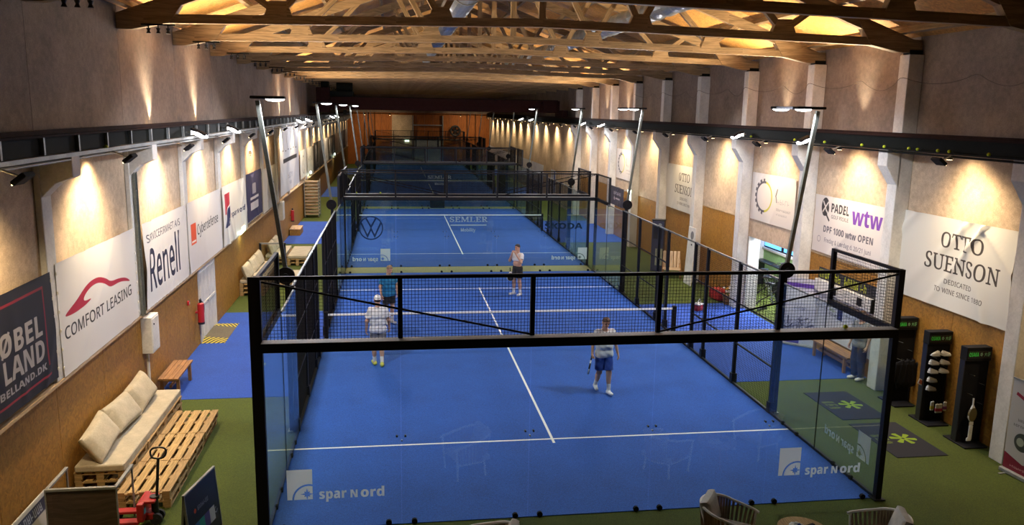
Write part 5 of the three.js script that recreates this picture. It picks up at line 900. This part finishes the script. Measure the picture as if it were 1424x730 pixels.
person('player lifting his white shirt to wipe his face, black shorts', [1.22, FY, -15.8], -0.9, { shirt: M.shirtWhite, short: M.shortsBlack, hair: M.hairDark, nod: 0.15, hem: 1.24, sleeve: 0.6, shorts: 0.72,
  j: { el: [0.27, 1.22, 0.12], wl: [0.10, 1.50, 0.20], er: [-0.27, 1.22, 0.12], wr: [-0.09, 1.50, 0.20], kl: [0.13, 0.50, 0.04], al: [0.15, 0.09, 0.0], tl: [0.19, 0.035, 0.17], kr: [-0.11, 0.50, 0.05], ar: [-0.13, 0.09, 0.04], tr: [-0.16, 0.035, 0.22] }, handl: { back: [0.3, 0, 1], curl: 0.8 }, handr: { back: [-0.3, 0, 1], curl: 0.8 } });
racket('dark padel racket hanging beside the black shorts', [0.93, FY + 0.95, -15.62], [0.05, -1, 0.1], [0.3, 0, 1]);
person('player in blue shirt behind the net looking down', [-3.25, FY, -12.2], 0.5, { shirt: M.shirtBlue, short: M.shortsBlack, hair: M.hairGrey, nod: 0.5, shorts: 0.7,
  j: { head: [0, 1.68, 0.07], el: [0.26, 1.18, 0.02], wl: [0.20, 0.97, 0.16], er: [-0.27, 1.17, -0.02], wr: [-0.28, 0.93, 0.06] } });
person('person in grey shirt and dark trousers standing behind the column near the bench', [8.27, 0.01, -5.95], -PI / 2 + 0.3, { shirt: M.shirtGrey, short: M.trouserNavy, hair: M.hairBrown, trousers: true, shorts: 1.0, scale: 0.96 });
// ---------------------------------------------------------------- goods on the stands
{
  const up = uni([cap([-0.10, 0.055, 0], [0.09, 0.04, 0], 0.045, 0.034), cap([-0.09, 0.06, 0], [-0.085, 0.12, 0], 0.042, 0.036), cap([-0.03, 0.085, 0], [0.03, 0.06, 0], 0.034, 0.032)], 0.03);
  const t = thing('shoe', 'white sports shoe on the black stand', 'shoe', [0, 0, 0], 0, 'white shoes on the display stand');
  obj('upper', meshField((x, y, z) => Math.max(up(x, y, z * 1.15), 0.022 - y, -ell([-0.085, 0.15, 0], [0.045, 0.05, 0.026])(x, y, z)), [-0.17, 0, -0.07], [0.15, 0.18, 0.07], 0.0085), M.shoeWhite, t);
  obj('sole', meshField((x, y, z) => Math.max(cap([-0.105, 0.02, 0], [0.10, 0.018, 0], 0.05, 0.042)(x, y, z), y - 0.026, 0.001 - y), [-0.17, -0.02, -0.07], [0.16, 0.05, 0.07], 0.0085), M.shirtWhite, t);
  obj('laces', [0, 1, 2].map((i) => rod([-0.035 + i * 0.025, 0.118 - i * 0.014, -0.028], [-0.03 + i * 0.025, 0.118 - i * 0.014, 0.028], 0.004, 6)), M.greySteel, t);
  t.scale.setScalar(0.78); let first = true;
  const spots = []; for (let i = 0; i < 5; i++) spots.push([8.19, 1.50 - i * 0.19]); for (let i = 0; i < 3; i++) spots.push([8.44, 1.50 - i * 0.19]);
  for (const [x, y] of spots) { if (first) { t.position.set(x, y, -3.1); t.rotation.set(0, PI + 0.12, 0); first = false; } else { const c = copyOf(t, [x, y, -3.1], PI + 0.12); } obj('shelf_clip', bx(0.17, 0.008, 0.12, x - 8.31, y - 0.004, 0.1), M.galv, st2); }
  const pack = (x, y, z, c, l) => { const q = thing('sock_pack', l, 'socks', [x, y, z]); obj('socks', rb(0.075, 0.2, 0.03, 0.012, 0, 0, 0), M.shirtWhite, q); obj('band', rb(0.079, 0.07, 0.034, 0.006, 0, -0.03, 0), c, q); obj('hook', rod([0, 0.1, 0], [0, 0.13, 0], 0.004, 6), M.galv, q); };
  const yl = S(lin(0.5, 0.42, 0.05), 0.7, { name: 'band_yellow' }), pk = S(lin(0.45, 0.03, 0.09), 0.7, { name: 'band_pink' }), pu = S(lin(0.25, 0.06, 0.28), 0.7, { name: 'band_purple' });
  pack(8.18, 0.42, -3.0, yl, 'white sock pack with yellow band on the shoe stand'); pack(8.30, 0.36, -3.0, pk, 'white sock pack with crimson band on the shoe stand'); pack(8.38, 0.36, -3.0, pk, 'white sock pack with crimson band beside the purple banded one'); pack(8.48, 0.40, -3.0, pu, 'white sock pack with purple band on the shoe stand');
  const card = thing('price_card', 'tilted white price card with orange centre on the shoe stand', 'card', [8.02, 0.88, -3.22], 0.2); obj('card', rb(0.16, 0.12, 0.01, 0.004, 0, 0, 0, 0, 0, -0.45), M.white, card); obj('print', rb(0.11, 0.08, 0.006, 0.002, 0, 0, 0.006, 0, 0, -0.45), S(lin(0.4, 0.1, 0.05), 0.6, { name: 'card_orange' }), card); obj('stem', rod([0.05, -0.04, -0.01], [0.12, -0.05, -0.02], 0.005), M.galv, card);
  const tins = (x, y, z, n, l) => { const q = thing('ball_tube', l, 'tube', [x, y, z]); obj('tube', cy(0.038, 0.038, 0.26, 0, 0.13, 0), M.greySteel, q); obj('lid', cy(0.04, 0.04, 0.02, 0, 0.265, 0), M.white, q); };
  for (let i = 0; i < 2; i++) tins(8.13, 0.70 + i * 0.29, -3.34, i, i ? 'pale ball tube at the edge of the shoe stand, upper one' : 'pale ball tube at the edge of the shoe stand, lower one');
  // dark clothes on the first stand
  for (let i = 0; i < 3; i++) { const q = thing('jacket', 'black sports jacket hanging on the clothes stand', 'jacket', [8.22 + i * 0.13, 0.72, -4.22], 0, 'jackets on the clothes stand'); const g = cushionGeo(0.3, 0.09, 0.62, 0.6); obj('torso', place(g, 0, 0, 0, PI / 2, 0.3, 0), M.blackMatte, q); for (const s of [-1, 1]) obj('sleeve', place(metreUV(new THREE.CapsuleGeometry(0.045, 0.42, 4, 10)), s * 0.16, 0.02, 0.01, 0, 0, s * 0.12), M.blackMatte, q); obj('hanger', rod([0, 0.28, 0], [0, 0.36, 0], 0.005, 6), M.galv, q); }
  const rk = racket('olive and white padel racket hanging on the third stand', [8.22, 0.92, -1.88], [0, -1, 0.05], [0.4, 0, 1]); rk.children[2].material = S(lin(0.10, 0.085, 0.03), 0.5, { name: 'racket_olive' }); rk.children[0].material = M.shirtWhite;
  const sk = thing('sock_pair', 'white socks hanging below the olive racket', 'socks', [8.2, 0.30, -1.84]); obj('leg', rb(0.08, 0.3, 0.03, 0.013), M.shirtWhite, sk); obj('foot', rb(0.1, 0.07, 0.03, 0.013, -0.02, -0.14, 0.002), M.shirtWhite, sk); obj('card', bx(0.09, 0.07, 0.004, 0, 0.19, 0), M.white, sk);
}
// roll-up banner by the last column
{
  const t = thing('rollup_banner', 'roll-up banner with red crest and bowl of food beside the white column', 'banner', [8.13, 0, -0.36], -PI / 2 + 0.1);
  const m = S(0xffffff, 0.5, { name: 'rollup_print', map: paper(0.85, 1.72, 300, (g) => {
    bg(g, 0.85, 1.72, '#b4b2b0'); g.fillStyle = '#8c1a34'; g.beginPath(); g.arc(0.55, 0.32, 0.26, 0, 7); g.fill(); line(g, [[0.1, 0.25], [0.4, 0.36]], 0.06, '#8c1a34'); line(g, [[0.42, 0.24], [0.68, 0.40]], 0.03, '#d8d4d0'); marks(g, 0.2, 0.75, 0.75, 0.05, 12, '#6a6664'); marks(g, 0.12, 0.8, 0.86, 0.05, 14, '#6a6664');
    g.fillStyle = '#3c4038'; g.beginPath(); g.arc(0.34, 1.12, 0.17, 0, 7); g.fill(); g.fillStyle = '#9aa08c'; g.beginPath(); g.arc(0.30, 1.12, 0.08, 0, 7); g.fill(); g.fillStyle = '#b8722c'; g.beginPath(); g.ellipse(0.58, 1.14, 0.16, 0.15, 0, 0, 7); g.fill(); poly(g, [[0, 1.40], [0.4, 1.52], [0.85, 1.46], [0.85, 1.72], [0, 1.72]], '#7c1630'); marks(g, 0.15, 0.7, 1.64, 0.04, 12, '#c8a0a4');
  }) });
  obj('print', place(clean(new THREE.BoxGeometry(0.85, 1.72, 0.006)), 0, 0.93, 0), m, t); obj('cassette', rb(0.9, 0.08, 0.14, 0.02, 0, 0.045, 0), M.greySteel, t); obj('foot_bar', bx(0.04, 0.012, 0.4, -0.3, 0.008, 0), M.greySteel, t); obj('foot_bar', bx(0.04, 0.012, 0.4, 0.3, 0.008, 0), M.greySteel, t); obj('top_bar', bx(0.87, 0.03, 0.02, 0, 1.8, 0), M.greySteel, t); obj('pole', rod([0, 0.08, -0.02], [0, 1.8, -0.02], 0.01), M.greySteel, t);
}
// lounge chairs and table in front of the glass
function loungeChair(label, x, z, turn) {                 // opens towards +x of its own frame
  const t = thing('lounge_chair', label, 'chair', [x, 0, z], turn), rim = [], R0 = 0.36;
  const rimP = (u) => { const a = mix(-2.35, 2.35, u), ca = Math.cos(a + PI), sa = Math.sin(a + PI), fx = ca * R0 * 1.0 + (Math.abs(a) > 1.57 ? (Math.abs(a) - 1.57) * 0.22 : 0); return [fx, mix(0.78, 0.60, Math.pow(Math.abs(u - 0.5) * 2, 2.2)), sa * R0 * (Math.abs(a) > 1.57 ? 1 / Math.max(0.75, Math.abs(sa)) * 0.98 : 1)]; };
  for (let i = 0; i <= 40; i++) rim.push(rimP(i / 40));
  obj('top_rim', tube(rim, 0.02, 90, 8), M.chairRim, t);
  obj('base_rim', tube(rim.map(([a, b, c]) => [a * 0.86, 0.30, c * 0.86]), 0.016, 80, 8), M.chairRim, t);
  for (let i = 1; i < 40; i++) { const p = rimP(i / 40); obj('slat', bar([p[0] * 0.86, 0.30, p[2] * 0.86], [p[0], p[1] - 0.012, p[2]], 0.036, 0.010), M.chairSlat, t); }
  for (const u of [0.02, 0.98]) { const p = rimP(u); obj('front_post', rod([p[0] * 0.9, 0.02, p[2] * 0.88], [p[0], p[1], p[2]], 0.018), M.chairRim, t); }
  for (const u of [0.3, 0.7]) { const p = rimP(u); obj('leg', rod([p[0] * 0.95, 0.02, p[2] * 0.95], [p[0] * 0.86, 0.30, p[2] * 0.86], 0.018), M.chairRim, t); }
  obj('seat_cushion', place(cushionGeo(0.62, 0.15, 0.58, 0.5), 0.03, 0.36, 0), M.greyCushion, t);
  const b = obj('back_cushion', cushionGeo(0.44, 0.17, 0.50, 0.5), M.greyCushion, t); b.position.set(-0.22, 0.63, 0); b.rotation.set(0, 0, -PI / 2 + 0.28 + PI);
}
M.chairSlat = S(lin(0.36, 0.27, 0.20), 0.75, { name: 'chair_slat', map: wood1 });
loungeChair('lounge chair with grey cushions whose slatted back touches the enclosure side of the table', 1.72, 1.38, -0.62); loungeChair('lounge chair with grey cushions across the round table from the other', 3.86, 1.98, PI - 0.35); loungeChair('lounge chair with grey cushions standing alone before the front glass', -1.78, 1.75, PI - 0.3);
{
  const t = thing('round_table', 'low round wooden table between two lounge chairs', 'table', [2.83, 0, 1.62]);
  obj('top', [cy(0.36, 0.36, 0.02, 0, 0.442, 0, 0, 0, 0, 48), cy(0.36, 0.345, 0.012, 0, 0.426, 0, 0, 0, 0, 48)], M.palletOld, t);
  obj('apron', cy(0.3, 0.3, 0.03, 0, 0.405, 0, 0, 0, 0, 40), M.palletOld, t);
  for (let i = 0; i < 3; i++) { const a = i * 2.094 + 0.4; obj('leg', rod([0.3 * Math.cos(a), 0.005, 0.3 * Math.sin(a)], [0.2 * Math.cos(a), 0.4, 0.2 * Math.sin(a)], 0.02), M.benchWood, t); }
  const n = thing('paper_napkin', 'crumpled white paper on the round table', 'paper', [2.76, 0.4525, 1.56]); const g = new THREE.SphereGeometry(0.12, 24, 16), p = g.attributes.position, r = noiseGrid(32, 8, 5); for (let i = 0; i < p.count; i++) { const k = 0.8 + 0.4 * r[(i * 7) % 1024]; p.setXYZ(i, p.getX(i) * k, Math.max(0, p.getY(i) * 0.45 * k), p.getZ(i) * k * 0.8); } g.computeVertexNormals(); obj('sheet', clean(g), M.white, n);
  obj('blue_mark', rb(0.05, 0.006, 0.04, 0.002, 0.02, 0.052, 0.04, 0.5, 0.4, 0), M.shortsBlue, n);
  const gl = thing('sunglasses', 'dark glasses case lying on the round table', 'case', [2.95, 0.4525, 1.60], 0.35); obj('lower_shell', rb(0.17, 0.025, 0.06, 0.012, 0, 0.0125, 0), M.black, gl); obj('upper_shell', rb(0.165, 0.022, 0.056, 0.01, 0, 0.034, 0), M.blackMatte, gl);
}
// things along the tall column wall
{
  const t = thing('info_totem', 'dark upright information totem with a pale sheet at its foot', 'totem', [7.7, 0, -19.9], -0.5);
  obj('column', rb(0.5, 2.1, 0.35, 0.03, 0, 1.06, 0), S(lin(0.045, 0.045, 0.075), 0.4, { name: 'totem_navy' }), t); obj('cap', rb(0.54, 0.05, 0.38, 0.015, 0, 2.13, 0), M.black, t); obj('screen', bx(0.36, 0.5, 0.01, 0, 1.62, 0.178), M.black, t); obj('emblem', cy(0.07, 0.07, 0.012, 0.08, 1.95, 0.18, PI / 2), M.greySteel, t); obj('sheet', bx(0.3, 0.7, 0.008, 0.08, 0.62, 0.18), S(lin(0.42, 0.42, 0.26), 0.7, { name: 'sheet_pale', map: clothTex }), t);
  const c = thing('wood_lounger', 'light wooden lounger against the plywood by the totem', 'lounger', [7.9, 0, -18.7], -0.3);
  for (let i = 0; i < 5; i++) obj('back_slat', bar([-0.28 + i * 0.14, 0.32, -0.2], [-0.28 + i * 0.14, 0.95, -0.55], 0.11, 0.02), M.plyTrim, c); for (let i = 0; i < 4; i++) obj('seat_slat', rb(0.68, 0.025, 0.12, 0.005, 0, 0.34, -0.12 + i * 0.14), M.plyTrim, c); for (const s of [-1, 1]) { obj('side', bar([s * 0.34, 0.05, 0.4], [s * 0.34, 0.6, -0.5], 0.05, 0.06), M.benchWood, c); obj('leg', bx(0.05, 0.36, 0.06, s * 0.34, 0.18, 0.35), M.benchWood, c); }
  const w = thing('leaning_door', 'tall pale panel leaning on a column beyond the doorway', 'panel', [8.02, 0, -17.25], 0); obj('board', rb(0.04, 2.2, 0.75, 0.006, 0.02, 1.1, 0), M.white, w); obj('knob', cy(0.03, 0.03, 0.03, -0.01, 1.55, 0.1, 0, 0, PI / 2), M.black, w); obj('mark', cy(0.16, 0.16, 0.006, -0.002, 1.9, 0.05, 0, 0, PI / 2), M.shortsGrey, w); w.rotation.z = -0.05;
  const b = thing('kit_bag', 'dark red kit bag on the floor by the plywood', 'bag', [8.2, 0.0, -14.6], 0.2); obj('body', place(cushionGeo(0.36, 0.42, 0.62, 0.35), 0, 0.22, 0), M.redDark, b); obj('handle', tube([[0, 0.40, -0.14], [0, 0.54, 0], [0, 0.40, 0.14]], 0.012, 20, 6), M.black, b); obj('pocket', rb(0.03, 0.2, 0.36, 0.012, -0.17, 0.18, 0), M.red, b);
  const f = thing('flower_tub', 'tub of white and orange flowers beside the doorway pier', 'plant', [8.28, 0.008, -13.95]); obj('tub', clean(new THREE.LatheGeometry([[0.0, 0], [0.14, 0], [0.2, 0.32], [0.21, 0.34], [0.18, 0.34], [0.17, 0.3], [0, 0.29]].map(([x, y]) => new THREE.Vector2(x, y)), 24)), M.benchWood, f); const r = rng(6), fl = S(lin(0.75, 0.72, 0.6), 0.8, { name: 'petal_white' }), lf = S(lin(0.08, 0.15, 0.03), 0.8, { name: 'leaf_green' }), fo = S(lin(0.5, 0.25, 0.03), 0.8, { name: 'petal_orange' });
  for (let i = 0; i < 22; i++) { const a = r() * 6.28, q = r() * 0.17, y = 0.42 + r() * 0.2; obj('stem', rod([q * 0.4 * Math.cos(a), 0.29, q * 0.4 * Math.sin(a)], [q * Math.cos(a), y, q * Math.sin(a)], 0.004, 5), lf, f); obj('blossom', sp(0.035 + r() * 0.02, q * Math.cos(a), y, q * Math.sin(a), 1, 0.6, 1), i % 3 ? fl : fo, f); }
  const s = thing('sport_bag', 'small crimson and white bag on the blue walkway by the net', 'bag', [6.9, 0.008, -13.1], 0.6); obj('body', rb(0.28, 0.22, 0.2, 0.05, 0, 0.11, 0), M.redDark, s); obj('flap', rb(0.29, 0.05, 0.21, 0.02, 0, 0.235, 0, 0.1), M.white, s); obj('strap', tube([[-0.12, 0.24, 0], [0, 0.4, 0.03], [0.12, 0.24, 0]], 0.01, 20, 6), M.white, s);
  const fan = thing('drum_fan', 'dark round drum fan standing before the orange end wall', 'fan', [4.2, 3.0, Z1 + 0.6]); obj('ring', clean(new THREE.TorusGeometry(0.55, 0.12, 10, 40)).translate(0, 1.0, 0), M.black, fan); for (let i = 0; i < 5; i++) obj('blade', rb(0.2, 0.5, 0.02, 0.01, 0.3 * Math.sin(i * 1.257), 1.0 + 0.3 * Math.cos(i * 1.257), 0, 0.3, 0, -i * 1.257), M.blackMatte, fan); obj('hub', cy(0.12, 0.12, 0.2, 0, 1.0, 0, PI / 2), M.black, fan); obj('mount', [bx(0.08, 0.5, 0.08, 0, 0.15, 0), bx(0.9, 0.06, 0.5, 0, -0.1, -0.3)], M.steel, fan);
}
{ const t = thing('ball_bin', 'dark equipment bin between the emblem court and the first unlit court', 'bin', [-0.2, 0.01, -41.95]); obj('tub', rb(0.95, 0.85, 0.55, 0.04, 0, 0.425, 0), M.blackMatte, t); obj('lid', rb(1.0, 0.06, 0.6, 0.02, 0, 0.88, 0), M.black, t); }
renderer.render(scene, camera);
